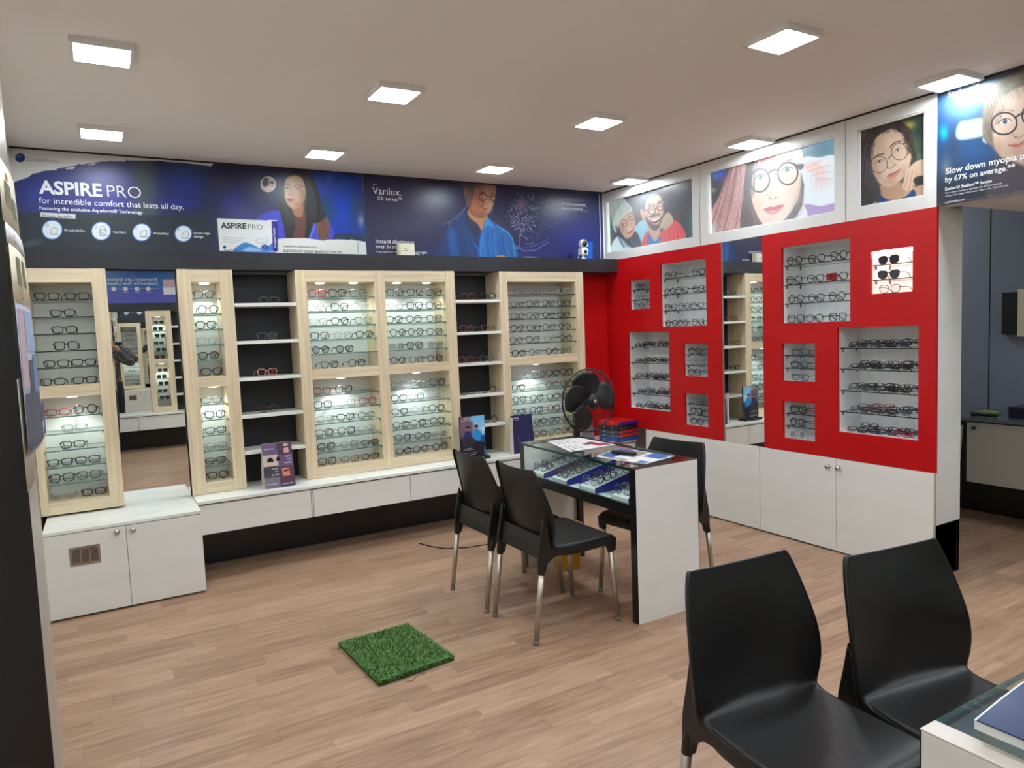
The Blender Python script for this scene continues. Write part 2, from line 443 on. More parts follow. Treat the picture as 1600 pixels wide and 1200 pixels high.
def art_big_blue(s):
    """contact-lens poster: white brushed corner, blue city bokeh, woman with long dark hair"""
    x, y = s.x, s.y
    s.col[:] = (46, 50, 82)
    s.glow(150, 285, 70, 30, (96, 92, 168), 0.85).glow(60, 305, 40, 34, (54, 68, 148), .9).glow(170, 318, 70, 18, (62, 62, 158), .8)
    s.poly([(208, 235), (240, 250), (246, 380), (215, 385), (212, 300)], (74, 84, 90), 8, .95)
    s.glow(290, 290, 30, 26, (44, 58, 138), 1).glow(280, 318, 34, 8, (46, 54, 150), .8).glow(300, 265, 30, 14, (40, 70, 120), .9)
    s.glow(362, 312, 24, 20, (48, 52, 140), .9).blob(348, 290, 12, 22, (56, 58, 86), 6, 0, .7).glow(390, 335, 34, 16, (70, 66, 136), .7).glow(405, 295, 16, 20, (86, 80, 96), .6).glow(355, 270, 50, 10, (46, 44, 70), .8)
    s.mix(np.clip((y - (333 + (x - 60) * 0.02)) / 5 + .5, 0, 1) * np.clip((365 - x) / 60, 0, 1), (50, 56, 62))
    s.glow(330, 350, 20, 40, (48, 52, 70), .7).blob(50, 380, 16, 5, (96, 112, 112), 5, -12, .5)
    s.glow(372, 345, 30, 30, (84, 80, 140), .5)
    # right hand bokeh
    s.mix(np.clip((x - 490) / 12 + .5, 0, 1), (40, 62, 146))
    s.glow(536, 325, 20, 30, (32, 72, 190), .9).glow(530, 370, 26, 12, (36, 56, 190), .8).glow(512, 330, 10, 22, (38, 78, 98), .9)
    s.glow(558, 325, 10, 24, (52, 78, 100), .9).glow(515, 279, 6, 6, (96, 112, 170), .8).glow(520, 290, 30, 12, (50, 82, 160), .5)
    s.glow(564, 345, 5, 10, (150, 160, 200), .8).blob(540, 372, 40, 7, (46, 60, 84), 3)
    s.blob(552, 270, 12, 6, (34, 50, 90), 5)
    # coat, hair, neck, face
    s.poly([(400, 345), (425, 330), (440, 332), (470, 350), (495, 345), (512, 342), (514, 378), (405, 400)], (70, 76, 196), 1)
    s.poly([(438, 285), (446, 274), (462, 268), (480, 272), (494, 290), (500, 320), (508, 340), (490, 346), (486, 374), (450, 374), (443, 350), (438, 330)], (48, 46, 44), 1.2)
    s.poly([(494, 350), (506, 340), (514, 346), (513, 372), (500, 376)], (120, 84, 66), 1.5)
    for k in range(4): s.line([(498 + 4 * k, 346), (500 + 4 * k, 372)], 1.0, (70, 50, 40), .7)
    s.poly([(455, 322), (474, 322), (478, 348), (474, 374), (460, 374)], (104, 66, 56), 1)
    s.poly([(456, 318), (472, 318), (472, 338), (460, 336)], (176, 116, 84), 1)
    s.poly([(444, 290), (448, 279), (456, 274.5), (466, 275), (474, 281), (477, 294), (476, 310), (470, 321), (461, 326.5), (452, 323), (446, 313), (443, 302)], (206, 164, 130), .9)
    s.glow(473, 308, 5, 16, (166, 108, 78), .8).glow(468, 321, 8, 5, (170, 112, 80), .7).glow(455, 283, 8, 6, (226, 190, 158), .7).glow(450, 304, 5, 8, (228, 186, 152), .7).glow(462, 306, 5, 6, (222, 172, 138), .5)
    s.line([(445.5, 289.5), (449, 287.6), (453, 288.8)], 1.2, (66, 46, 38), .75, True); s.line([(461, 290.5), (466, 289), (472, 291.5)], 1.2, (66, 46, 38), .75, True)
    s.eye(449.2, 293.6, 2.6, 1.2, (70, 50, 40)); s.eye(466.5, 295, 3, 1.2, (70, 50, 40), 6)
    s.line([(454, 290), (452.5, 298), (450.5, 302.5)], .9, (158, 108, 80), .6, True); s.line([(450.5, 303.5), (453, 305), (456, 303.5)], 1.0, (120, 74, 58), .7, True)
    s.poly([(448.5, 311.5), (451.5, 309.8), (454, 310.6), (459.5, 312), (455, 314.8), (450.5, 314.4)], (176, 92, 84), .6); s.line([(448.5, 311.8), (459.5, 312.4)], .6, (104, 52, 48), .8)
    s.poly([(473, 276), (492, 290), (500, 322), (506, 342), (488, 348), (476, 330), (479, 300)], (46, 45, 44), 1)
    s.poly([(438, 292), (443, 296), (446, 318), (456, 330), (462, 352), (456, 366), (446, 356), (440, 336)], (52, 50, 46), 1.2)
    s.strands([(476, 276), (494, 292)], [(482, 344), (508, 342)], 40, [(66, 64, 62), (34, 33, 33), (84, 80, 76)], (.5, 1.1), (4, 0), .6, 2)
    s.strands([(444, 284), (440, 300)], [(448, 352), (462, 350)], 24, [(66, 64, 60), (34, 33, 33), (84, 80, 76)], (.5, 1.0), (-3, 0), .6, 3)
    s.glow(470, 300, 40, 60, (110, 112, 118), .14)
    s.poly([(482, 374), (490, 352), (492, 356), (486, 374)], (96, 110, 220), 1)
    # magnified eye in a ring
    s.blob(419, 288, 11.5, 11.5, (196, 176, 166), 1).blob(415, 284, 5, 8, (70, 62, 62), 1.5).blob(425, 285, 4, 2, (90, 60, 50), 1).blob(420, 294, 7, 3, (232, 206, 190), 2)
    s.ring(419, 288, 11.5, 11.5, 1.4, (226, 220, 220))
    # white brushed corner, top left
    top = 230 + (x - 12) * 0.0776
    edge = np.interp(x, [0, 18, 35, 50, 62, 70, 88, 90, 110, 122, 130, 160, 172, 185, 195, 250, 262, 285, 330, 345, 572], [300, 288, 279, 273, 270, 268, 266, 264, 262, 256, 259, 254, 252, 252, 251, 251, 253, 254, 260, 240, 240])
    r0 = np.random.default_rng(4); kx = np.cumsum(r0.uniform(3, 15, 40)); jag = np.interp(x, kx, r0.normal(0, 1.7, 40)) + .5 * np.interp(x, np.arange(0, 600, 2.3), r0.normal(0, 1, 261))
    s.mix(np.clip((edge + jag * (x < 200) - y) / 1.2 + .5, 0, 1), (226, 222, 216))
    s.line([(95, 263), (120, 259), (150, 254), (163, 253)], 1.6, (60, 58, 120), .8)
    s.line([(60, 271), (80, 268)], 1.2, (60, 64, 130), .8)
    # the brand ball
    s.blob(31.5, 246.5, 7.6, 7, (32, 44, 116), .8).glow(30, 243.5, 4, 3, (64, 150, 196), .9)
    # white strip at the bottom right
    edge2 = np.interp(x, [432, 436, 455, 478, 492, 505, 512, 530, 546, 548, 560, 572], [374, 373, 372, 372, 374, 376, 374.5, 374, 375, 374, 376, 378])
    s.mix(np.clip((y - edge2) / 1.0 + .5, 0, 1) * (x > 431), (228, 226, 218))
    s.line([(559, 379), (559.5, 395)], .8, (90, 90, 90), .8)
    # benefit discs
    for cx, cy, r in ((81.5, 359, 16.3), (158, 361, 15.6), (221.5, 363, 14.9), (286.5, 365, 14)):
        s.blob(cx, cy, r, r * .95, (52, 110, 190), 1).blob(cx, cy, r - 1.4, r * .95 - 1.4, (230, 236, 238), .9)
        s.ring(cx + 3, cy + 2, 6, 4.4, .9, (110, 120, 126), -38, .8); s.line([(cx - 2, cy + 7), (cx + 11, cy + 7.5)], .9, (100, 110, 116), .8)
        s.ring(cx - 8, cy - 7, 2.2, 2.2, .8, (110, 120, 126), 0, .8)
    s.ring(160, 359, 4, 6, .9, (110, 120, 126), 20, .8)
    # pill
    s.poly([(63, 331.5), (118, 334.5), (118, 342), (63, 338.8)], (228, 230, 232), .9, curve=False)
    # the lens pack
    s.poly([(339, 341), (432, 345), (433, 394), (343, 392)], (236, 236, 232), .9, curve=False)
    s.poly([(366, 392), (374, 383), (384, 379), (396, 383), (408, 388), (420, 384), (426, 380), (426, 392), (400, 393)], (62, 132, 202), 1)
    s.poly([(380, 392), (388, 386), (398, 387), (410, 391), (400, 393)], (150, 190, 228), 1)
    s.poly([(424.5, 345), (434, 346), (434, 393), (426.5, 393)], (52, 44, 140), .8, curve=False)
    s.line([(420, 344.3), (432, 345)], 1.6, (240, 240, 238))
    s.blob(413.5, 386, 5.6, 4, (40, 52, 150), .8).ring(412, 386, 2.6, 2.6, .6, (210, 220, 240)).blob(351, 386, 2.4, 2.4, (40, 50, 120), .7)
    s.line([(399, 376), (405, 380), (416, 378), (419, 372)], 1.2, (150, 196, 200), .8, True); s.line([(400, 374), (419, 371.5)], .8, (160, 180, 180), .7)
    for k in range(3): s.line([(348, 371 + 3.2 * k), (382 - 6 * k, 372.6 + 3.2 * k)], .8, (130, 132, 140), .7)
    # wrinkled lower fringe
    s.line([(350, 390.5), (356, 391.5), (362, 390), (370, 392)], 1, (60, 60, 64), .7)

def art_navy(s):
    """lens poster: man in a blue shirt looking down, splintering blue sparks to his right"""
    x, y = s.x, s.y
    s.col[:] = (52, 50, 82)
    s.glow(600, 320, 70, 60, (56, 50, 88), .8).glow(900, 370, 70, 40, (44, 54, 128), .9).glow(930, 310, 30, 40, (52, 58, 92), .8)
    s.glow(790, 395, 110, 14, (52, 56, 130), .8).glow(655, 305, 30, 20, (96, 90, 104), .5).glow(650, 350, 40, 20, (84, 72, 100), .5).glow(640, 300, 60, 40, (60, 56, 78), .4)
    # rings of light behind his back
    s.line([(691, 352), (700, 346), (705, 348), (700, 354)], .8, (140, 140, 160), .6, True); s.line([(700, 350), (718, 334), (726, 326)], .8, (150, 150, 176), .6)
    s.line([(712, 343), (722, 333), (727, 325), (730, 314)], .9, (130, 150, 176), .6, True)
    # body
    s.poly([(690, 404), (694, 366), (705, 350), (722, 336), (730, 330), (745, 340), (757, 350), (772, 346), (790, 356), (800, 372), (806, 404)], (40, 62, 106), 1)
    s.poly([(750, 404), (750, 372), (756, 352), (764, 342), (778, 352), (794, 362), (802, 376), (806, 404)], (42, 104, 176), 1)
    s.poly([(702, 358), (710, 362), (716, 404), (706, 404), (700, 376)], (44, 92, 160), 2.5, .8)
    s.poly([(730, 336), (742, 342), (750, 360), (748, 372), (738, 366), (728, 350)], (44, 56, 80), 1)
    s.line([(752, 370), (751, 404)], 1.1, (120, 160, 200), .8); s.line([(741, 380), (749, 392)], 1.5, (56, 128, 196), .7)
    for a_, b_ in ((770, 776), (783, 790), (760, 764)): s.line([(a_, 362), (b_, 400)], 2.2, (34, 84, 156), .6)
    s.line([(776, 352), (796, 366), (803, 384), (804, 402)], 1.1, (104, 190, 224), .7, True)
    s.poly([(760, 336), (765, 344), (772, 356), (762, 352), (756, 356)], (62, 140, 204), .8)
    # neck, head
    s.poly([(731, 328), (745, 326), (760, 334), (757, 346), (753, 360), (746, 350), (734, 340)], (176, 124, 84), 1)
    s.poly([(724, 290), (734, 283), (752, 282), (768, 284), (774, 290), (775, 302), (772, 318), (764, 332), (758, 338), (744, 334), (732, 326), (727, 306)], (150, 100, 76), 1)
    s.poly([(757, 286), (774, 290), (774, 304), (770, 320), (762, 334), (757, 320)], (178, 134, 106), 1.5)
    s.poly([(722, 283), (740, 277), (776, 279), (775, 288), (752, 289), (742, 294), (738, 306), (730, 306), (725, 296)], (84, 74, 72), 1.6)
    s.poly([(728, 296), (738, 296), (739, 314), (734, 326), (728, 316)], (100, 82, 78), 1.6)
    s.blob(727, 301, 2.6, 5, (130, 90, 80), 1)
    s.ring(754.5, 308, 6, 5.4, 1.1, (34, 26, 26)); s.ring(771, 309.5, 4, 4.8, 1.1, (34, 26, 26)); s.line([(760, 306), (767, 307)], 1.1, (34, 26, 26))
    s.line([(748, 305), (738, 302)], 1, (60, 44, 40), .8)
    s.line([(749, 302), (755, 300), (760, 302)], 1.1, (50, 36, 32), .8, True); s.line([(766, 303), (772, 302)], 1, (50, 36, 32), .8)
    s.line([(763, 308), (765, 316), (760, 318)], 1, (120, 72, 54), .7, True); s.blob(757, 316, 1.2, 1, (60, 34, 30), .8)
    s.line([(751, 322), (757, 326), (764, 325)], 1.7, (100, 46, 40), .9, True); s.line([(754, 324), (762, 325)], .8, (220, 190, 170), .7)
    s.poly([(732, 326), (744, 334), (758, 338), (750, 341), (738, 336)], (112, 72, 54), 1.4, .7)
    s.glow(740, 320, 5, 9, (196, 112, 74), .6).glow(752, 326, 8, 5, (190, 124, 90), .5).glow(766, 322, 4, 10, (206, 168, 142), .6).glow(760, 292, 10, 6, (150, 112, 92), .6)
    s.strands([(724, 284), (770, 280)], [(730, 300), (768, 288)], 40, [(64, 56, 54), (104, 94, 90)], (.5, 1.0), (0, 0), .5, 5)
    s.strands([(700, 352), (748, 372)], [(712, 402), (750, 402)], 16, [(34, 52, 92), (56, 96, 160)], (1, 2.4), (2, 0), .35, 6)
    s.strands([(756, 360), (798, 372)], [(756, 402), (804, 402)], 22, [(34, 88, 156), (62, 132, 204), (28, 74, 134)], (1, 2.6), (-2, 0), .4, 7)
    # splinters
    r_ = np.random.default_rng(3)
    for k in range(240):
        a_ = r_.normal(0, 1, 2); cx, cy = 817 + a_[0] * 11, 336 + a_[1] * 15
        t = math.atan2(cy - 338, cx - 817) + r_.normal(0, .5); L_ = r_.uniform(1.2, 5)
        s.line([(cx, cy), (cx + math.cos(t) * L_, cy + math.sin(t) * L_)], r_.uniform(.5, 1.1), (130 + 60 * r_.random(), 150 + 40 * r_.random(), 205), r_.uniform(.4, .9), soft=.5)
    s.glow(814, 318, 9, 8, (150, 112, 132), .7)
    for P in ([(812, 378), (813, 366), (824, 373)], [(812, 380), (812, 385)], [(820, 381), (832, 381), (834, 378)], [(806, 384), (818, 392), (836, 391), (858, 378)], [(828, 328), (842, 324)], [(799, 354), (808, 350)], [(826, 354), (832, 362)]):
        s.line(P, .9, (170, 176, 216), .75)
    for k in range(40):
        t = r_.random(); cx = 806 + 50 * t; s.line([(cx, 389 - 14 * t * t), (cx + r_.uniform(1, 5), 388 - 14 * t * t - r_.uniform(0, 3))], .7, (110, 124, 196), .5)
    for cx, cy in ((860, 311), (859, 354), (868, 349), (840, 326), (831, 302)): s.line([(cx - 2, cy - 1), (cx + 2, cy + 1)], 1, (150, 150, 170), .6)
    # rules round the small print
    for P in ([(878, 312), (916, 313)], [(878, 322), (917, 323.5)], [(878, 328.5), (917, 330)]): s.line(P, .8, (150, 150, 160), .8)
    # hand at the lower edge, brand square
    s.blob(783, 402, 8, 3, (196, 140, 96), 1); s.poly([(812, 404), (822, 401), (838, 402), (842, 405)], (180, 186, 200), 1, .8)
    s.poly([(918, 378), (926, 378), (926, 404), (916, 404)], (34, 104, 196), .8, curve=False)
    s.line([(567, 276), (572, 399)], 2, (70, 66, 92), .8)

def art_couple(s):
    """couple in glasses: woman in a pale beanie leaning on a laughing man in a red shirt"""
    s.col[:] = (52, 54, 62)
    s.glow(1058, 300, 14, 24, (76, 70, 84), .8).glow(1062, 290, 16, 10, (150, 140, 140), .55).glow(990, 325, 14, 26, (96, 84, 78), .8).glow(1050, 345, 18, 20, (60, 52, 62), .6)
    s.glow(950, 355, 7, 34, (36, 136, 84), .95).glow(951, 385, 7, 16, (70, 150, 90), .8).glow(1082, 350, 6, 26, (24, 130, 112), .8).glow(954, 312, 10, 8, (150, 190, 175), .8)
    # woman's jacket, scarf
    s.poly([(955, 400), (960, 376), (976, 372), (1000, 346), (1014, 345), (1018, 362), (1006, 388), (990, 398)], (150, 206, 226), 1)
    s.poly([(954, 400), (960, 374), (972, 370), (984, 384), (988, 398)], (206, 236, 246), 1)
    s.poly([(962, 364), (968, 355), (976, 362), (994, 362), (1002, 384), (992, 392), (984, 384), (974, 374)], (26, 38, 58), 1)
    s.line([(984, 374), (996, 388)], 2, (40, 110, 150), .7)
    # man's shirt
    s.poly([(1002, 386), (1006, 370), (1014, 360), (1032, 362), (1050, 346), (1058, 346), (1068, 358), (1071, 376), (1050, 382), (1020, 386)], (226, 70, 74), 1)
    for k in range(5): s.line([(1036 + 7 * k, 352 + k), (1040 + 7 * k, 380)], 1, (150, 40, 50), .6)
    s.poly([(1012, 384), (1014, 366), (1024, 376), (1030, 368), (1032, 380)], (34, 112, 190), 1)
    s.poly([(1013, 352), (1030, 355), (1030, 368), (1023, 377), (1016, 366)], (204, 168, 148), 1)
    # man's head
    s.poly([(1005, 330), (1008, 313), (1016, 305), (1026, 302), (1033, 304), (1036, 316), (1036, 334), (1032, 348), (1024, 357), (1015, 352), (1008, 342)], (236, 188, 156), .9)
    s.glow(1010, 334, 4, 12, (196, 138, 110), .6).glow(1026, 312, 8, 6, (252, 222, 198), .7).glow(1024, 334, 5, 5, (250, 208, 178), .6)
    s.poly([(1008, 338), (1012, 350), (1021, 360), (1030, 356), (1034, 344), (1035, 336), (1031, 344), (1029, 350), (1020, 350), (1014, 344)], (64, 48, 44), 1.4, .85)
    s.poly([(1014, 339), (1020, 335), (1028, 333), (1033, 334), (1028, 337), (1019, 340)], (74, 54, 48), 1.0, .8)
    s.poly([(997, 328), (995, 308), (1000, 295), (1012, 287), (1026, 286), (1036, 292), (1038, 308), (1035, 314), (1031, 306), (1022, 303), (1014, 308), (1009, 316), (1007, 328), (1003, 332)], (40, 50, 62), .9)
    s.strands([(998, 322), (1002, 302), (1012, 292)], [(1006, 326), (1014, 306), (1034, 302)], 34, [(104, 126, 142), (26, 34, 44), (72, 90, 106)], (.5, 1.0), (-1, -3), .6, 8)
    s.poly([(1000, 329), (1004, 327), (1008, 338), (1006, 345), (1002, 338)], (214, 160, 132), .8)
    s.line([(1007, 329), (1013, 328)], 1.4, (60, 30, 34)); s.ring(1018.5, 328.5, 5.6, 6.2, 1.4, (66, 30, 34)); s.ring(1031.5, 323, 4.8, 6.2, 1.4, (66, 30, 34)); s.line([(1023.5, 326), (1027, 324.6)], 1.4, (66, 30, 34))
    s.line([(1013, 321.5), (1018, 319), (1023, 320)], 1.6, (40, 30, 30), .9, True); s.line([(1028, 316.5), (1032, 314), (1035, 315)], 1.5, (40, 30, 30), .9, True)
    s.line([(1014.5, 328.5), (1018, 327), (1022, 328.5)], 1.3, (56, 40, 38), .9, True); s.line([(1028.5, 323), (1031.5, 321.8), (1034.5, 323)], 1.3, (56, 40, 38), .9, True)
    s.line([(1026, 326), (1028.5, 334), (1024, 336.5)], 1.1, (186, 124, 98), .8, True)
    s.poly([(1016.5, 344), (1024, 342), (1032, 338), (1031, 344), (1025, 349), (1019, 348.5)], (126, 52, 52), .7); s.poly([(1018, 343.8), (1025, 341.8), (1031.5, 338.6), (1030, 342), (1024, 345.4), (1019, 346)], (255, 248, 242), .6)
    # arm round him
    s.poly([(1028, 362), (1036, 340), (1044, 332), (1050, 338), (1052, 346), (1044, 356), (1038, 360), (1034, 356)], (196, 176, 156), .9)
    for k in range(3): s.line([(1034 + 4 * k, 360 - 2 * k), (1040 + 4 * k, 346 - 2 * k)], .8, (140, 116, 100), .6)
    # woman's head
    s.poly([(967, 352), (970, 340), (980, 328), (988, 330), (992, 342), (992, 358), (988, 368), (979, 373), (971, 366)], (200, 158, 132), .9)
    s.glow(972, 358, 5, 8, (160, 116, 98), .6).glow(984, 356, 5, 6, (224, 182, 156), .7).glow(982, 338, 5, 5, (214, 172, 148), .6)
    s.ring(986.5, 338, 4.6, 6.2, 1.1, (120, 86, 76), -22); s.ring(975.5, 349, 4.4, 5.8, 1.1, (120, 86, 76), -22); s.line([(981, 344), (979, 346)], 1.1, (120, 86, 76))
    s.line([(983.5, 340), (986.5, 337.6), (989, 337)], 1.2, (60, 44, 42), .9, True); s.line([(972.5, 351), (975.5, 348.8), (978.5, 348.6)], 1.2, (60, 44, 42), .9, True)
    s.line([(982, 344), (987, 351), (984, 354)], 1, (154, 104, 84), .7, True)
    s.poly([(979, 363), (984, 360), (990, 354), (989, 360), (984, 365)], (176, 74, 76), .7); s.line([(981, 362), (989, 356.5)], 1.2, (246, 232, 226), .9)
    s.poly([(950, 312), (960, 306), (970, 306), (980, 316), (986, 327), (978, 334), (968, 346), (962, 363), (957, 350), (952, 330)], (146, 160, 156), .9)
    s.poly([(973, 318), (979, 316), (988, 328), (977, 336), (968, 348), (963, 364), (957, 350), (962, 334)], (186, 200, 192), .9)
    s.strands([(952, 316), (978, 316)], [(956, 344), (984, 328)], 40, [(112, 126, 124), (176, 190, 184)], (.5, .9), (0, 0), .45, 9)
    s.strands([(962, 352), (972, 368)], [(972, 386), (998, 388)], 20, [(16, 24, 40), (44, 66, 92)], (.6, 1.2), (0, 3), .6, 10)
    s.strands([(1036, 358), (1060, 352)], [(1026, 382), (1070, 374)], 20, [(176, 44, 54), (240, 104, 104)], (.7, 1.4), (0, 0), .5, 11)

def art_closeup(s):
    """close-up of a woman with pink hair and round dark glasses, hand raised to the temple"""
    s.col[:] = (52, 46, 62)
    s.glow(1125, 272, 10, 9, (44, 90, 210), .95).glow(1132, 284, 8, 10, (110, 60, 130), .7).glow(1115, 297, 4, 4, (130, 160, 90), .9).glow(1117, 276, 4, 6, (60, 150, 210), .6)
    s.mix(np.clip((s.x - 1245) / 8 + .5, 0, 1), (112, 156, 176)); s.glow(1290, 235, 16, 10, (78, 130, 156), .8).glow(1262, 228, 10, 6, (160, 186, 196), .7)
    # dark hair behind, face
    s.poly([(1158, 358), (1160, 300), (1168, 250), (1200, 238), (1214, 240), (1180, 300), (1192, 352)], (62, 50, 56), 1)
    s.poly([(1170, 262), (1180, 244), (1206, 236), (1240, 226), (1254, 240), (1256, 280), (1250, 310), (1236, 334), (1218, 350), (1196, 354), (1182, 334), (1172, 300)], (255, 234, 218), 1)
    s.poly([(1188, 352), (1206, 346), (1224, 346), (1240, 330), (1256, 318), (1258, 346), (1224, 352), (1196, 356)], (255, 244, 238), 1.4)
    s.glow(1196, 290, 12, 26, (255, 216, 190), .5).glow(1240, 292, 8, 20, (252, 214, 198), .5)
    # pink fall of hair
    s.poly([(1107, 366), (1112, 330), (1124, 306), (1140, 266), (1152, 250), (1172, 248), (1170, 272), (1162, 296), (1160, 330), (1160, 356), (1130, 364)], (206, 150, 148), 1.4)
    s.strands([(1142, 262), (1172, 248)], [(1110, 364), (1160, 354)], 120, [(176, 118, 116), (222, 176, 168), (138, 90, 90), (240, 208, 196), (104, 70, 72)], (.5, 1.2), (3, -4), .7, 5, 1.8)
    s.glow(1112, 358, 8, 10, (206, 226, 240), .8)
    s.poly([(1168, 254), (1178, 247), (1186, 245), (1176, 272), (1172, 300), (1168, 320), (1162, 300)], (70, 54, 58), 1)
    s.poly([(1190, 243), (1216, 238), (1206, 248), (1192, 256), (1184, 266), (1186, 252)], (206, 120, 122), 1)
    s.poly([(1182, 248), (1190, 244), (1184, 262), (1178, 272), (1174, 270)], (238, 190, 190), .8)
    s.poly([(1158, 356), (1160, 318), (1168, 306), (1178, 332), (1192, 352), (1176, 356)], (84, 66, 68), 1)
    # hair at the right of the face
    s.poly([(1252, 268), (1257, 282), (1256, 312), (1250, 328), (1240, 342), (1222, 347), (1234, 334), (1246, 312), (1251, 290)], (104, 100, 118), 1)
    # hand and cuff
    s.poly([(1250, 262), (1250, 250), (1262, 244), (1280, 246), (1300, 242), (1306, 254), (1306, 318), (1256, 322), (1256, 290)], (232, 244, 252), 1)
    s.poly([(1254, 256), (1272, 252), (1288, 262), (1284, 280), (1272, 272), (1258, 262)], (250, 220, 214), 1.6, .9)
    s.glow(1276, 263, 16, 9, (250, 214, 206), .75).glow(1284, 284, 12, 9, (240, 200, 198), .55).glow(1290, 252, 10, 5, (255, 246, 244), .7)
    for P in ([(1258, 262), (1270, 258), (1284, 250)], [(1262, 268), (1278, 263), (1296, 259)], [(1268, 275), (1282, 270), (1300, 269)], [(1274, 282), (1286, 279), (1302, 280)]): s.line(P, 1.3, (214, 160, 158), .55, True)
    s.poly([(1257, 320), (1282, 322), (1306, 318), (1306, 336), (1258, 344)], (174, 150, 206), 1)
    s.poly([(1224, 350), (1244, 340), (1256, 322), (1260, 342)], (238, 240, 250), 1)
    s.strands([(1170, 256), (1186, 246)], [(1166, 330), (1180, 300)], 30, [(40, 30, 34), (104, 80, 84)], (.5, 1.1), (-2, 0), .6, 12)
    s.strands([(1252, 272), (1257, 300)], [(1226, 346), (1250, 340)], 24, [(72, 68, 84), (140, 136, 152)], (.5, 1.1), (4, 2), .5, 13)
    s.strands([(1160, 318), (1172, 316)], [(1162, 356), (1188, 354)], 24, [(50, 38, 40), (126, 100, 98)], (.5, 1.1), (2, 0), .6, 14)
    s.glow(1182, 318, 8, 22, (240, 196, 172), .55).glow(1200, 344, 14, 6, (240, 204, 184), .5).glow(1246, 304, 6, 20, (244, 204, 188), .5).glow(1214, 252, 18, 8, (255, 242, 230), .7).glow(1212, 296, 5, 16, (255, 246, 238), .7).glow(1205, 300, 2.4, 12, (240, 200, 180), .5)
    s.line([(1176, 269), (1184, 262.5), (1196, 261.5), (1200, 263)], 2.0, (176, 128, 116), .75, True); s.line([(1217, 258), (1226, 251.5), (1238, 249.5)], 2.2, (166, 116, 106), .8, True)
    s.eye(1188, 277, 8.2, 4.2, (84, 168, 160), -12, (96, 64, 62), (252, 246, 242)); s.eye(1229.5, 265, 8.2, 4.2, (90, 176, 168), -12, (96, 64, 62), (252, 246, 242))
    s.ring(1187, 282, 15.2, 18, 2.6, (52, 42, 46), 8); s.ring(1231, 271, 15.4, 17.4, 2.4, (56, 46, 50), 8)
    s.line([(1201, 270), (1208, 265.5), (1216, 266)], 3.4, (72, 52, 54), 1, True); s.line([(1171.5, 276), (1179, 267.5), (1190, 264), (1198, 266)], 3.0, (60, 46, 50), 1, True); s.line([(1218, 261), (1228, 254.5), (1240, 256), (1247, 260)], 2.6, (62, 50, 54), .9, True)
    s.poly([(1245, 257), (1256, 257), (1252, 265), (1246, 263)], (88, 92, 104), .8); s.line([(1168.5, 281), (1171.5, 287)], 3, (60, 56, 60))
    s.line([(1199.5, 304), (1202, 309.5), (1207, 311)], 1.4, (214, 148, 132), .75, True); s.line([(1207, 311.5), (1212, 310), (1216, 306.5)], 1.3, (220, 156, 140), .7, True); s.blob(1203, 310, 1.6, 1, (170, 100, 92), .8).blob(1212, 308.6, 1.6, 1, (170, 100, 92), .8)
    s.poly([(1193, 327.5), (1201, 323.5), (1207, 323), (1210, 323.4), (1215, 320.6), (1225, 320.5), (1214, 326), (1204, 328.5)], (222, 112, 126), .7)
    s.poly([(1193, 327.5), (1204, 328.5), (1214, 326), (1225, 320.5), (1219, 329), (1210, 334.5), (1201, 334)], (240, 150, 160), .8)
    s.glow(1208, 331, 5, 2, (255, 200, 204), .7); s.line([(1193, 327.5), (1204, 328.2), (1214, 325.6), (1225, 320.5)], .9, (160, 66, 84), .8, True)
    s.strands([(1262, 262), (1290, 264)], [(1262, 300), (1290, 296)], 12, [(232, 190, 188), (240, 214, 214)], (.6, 1.2), (0, 0), .5, 15)

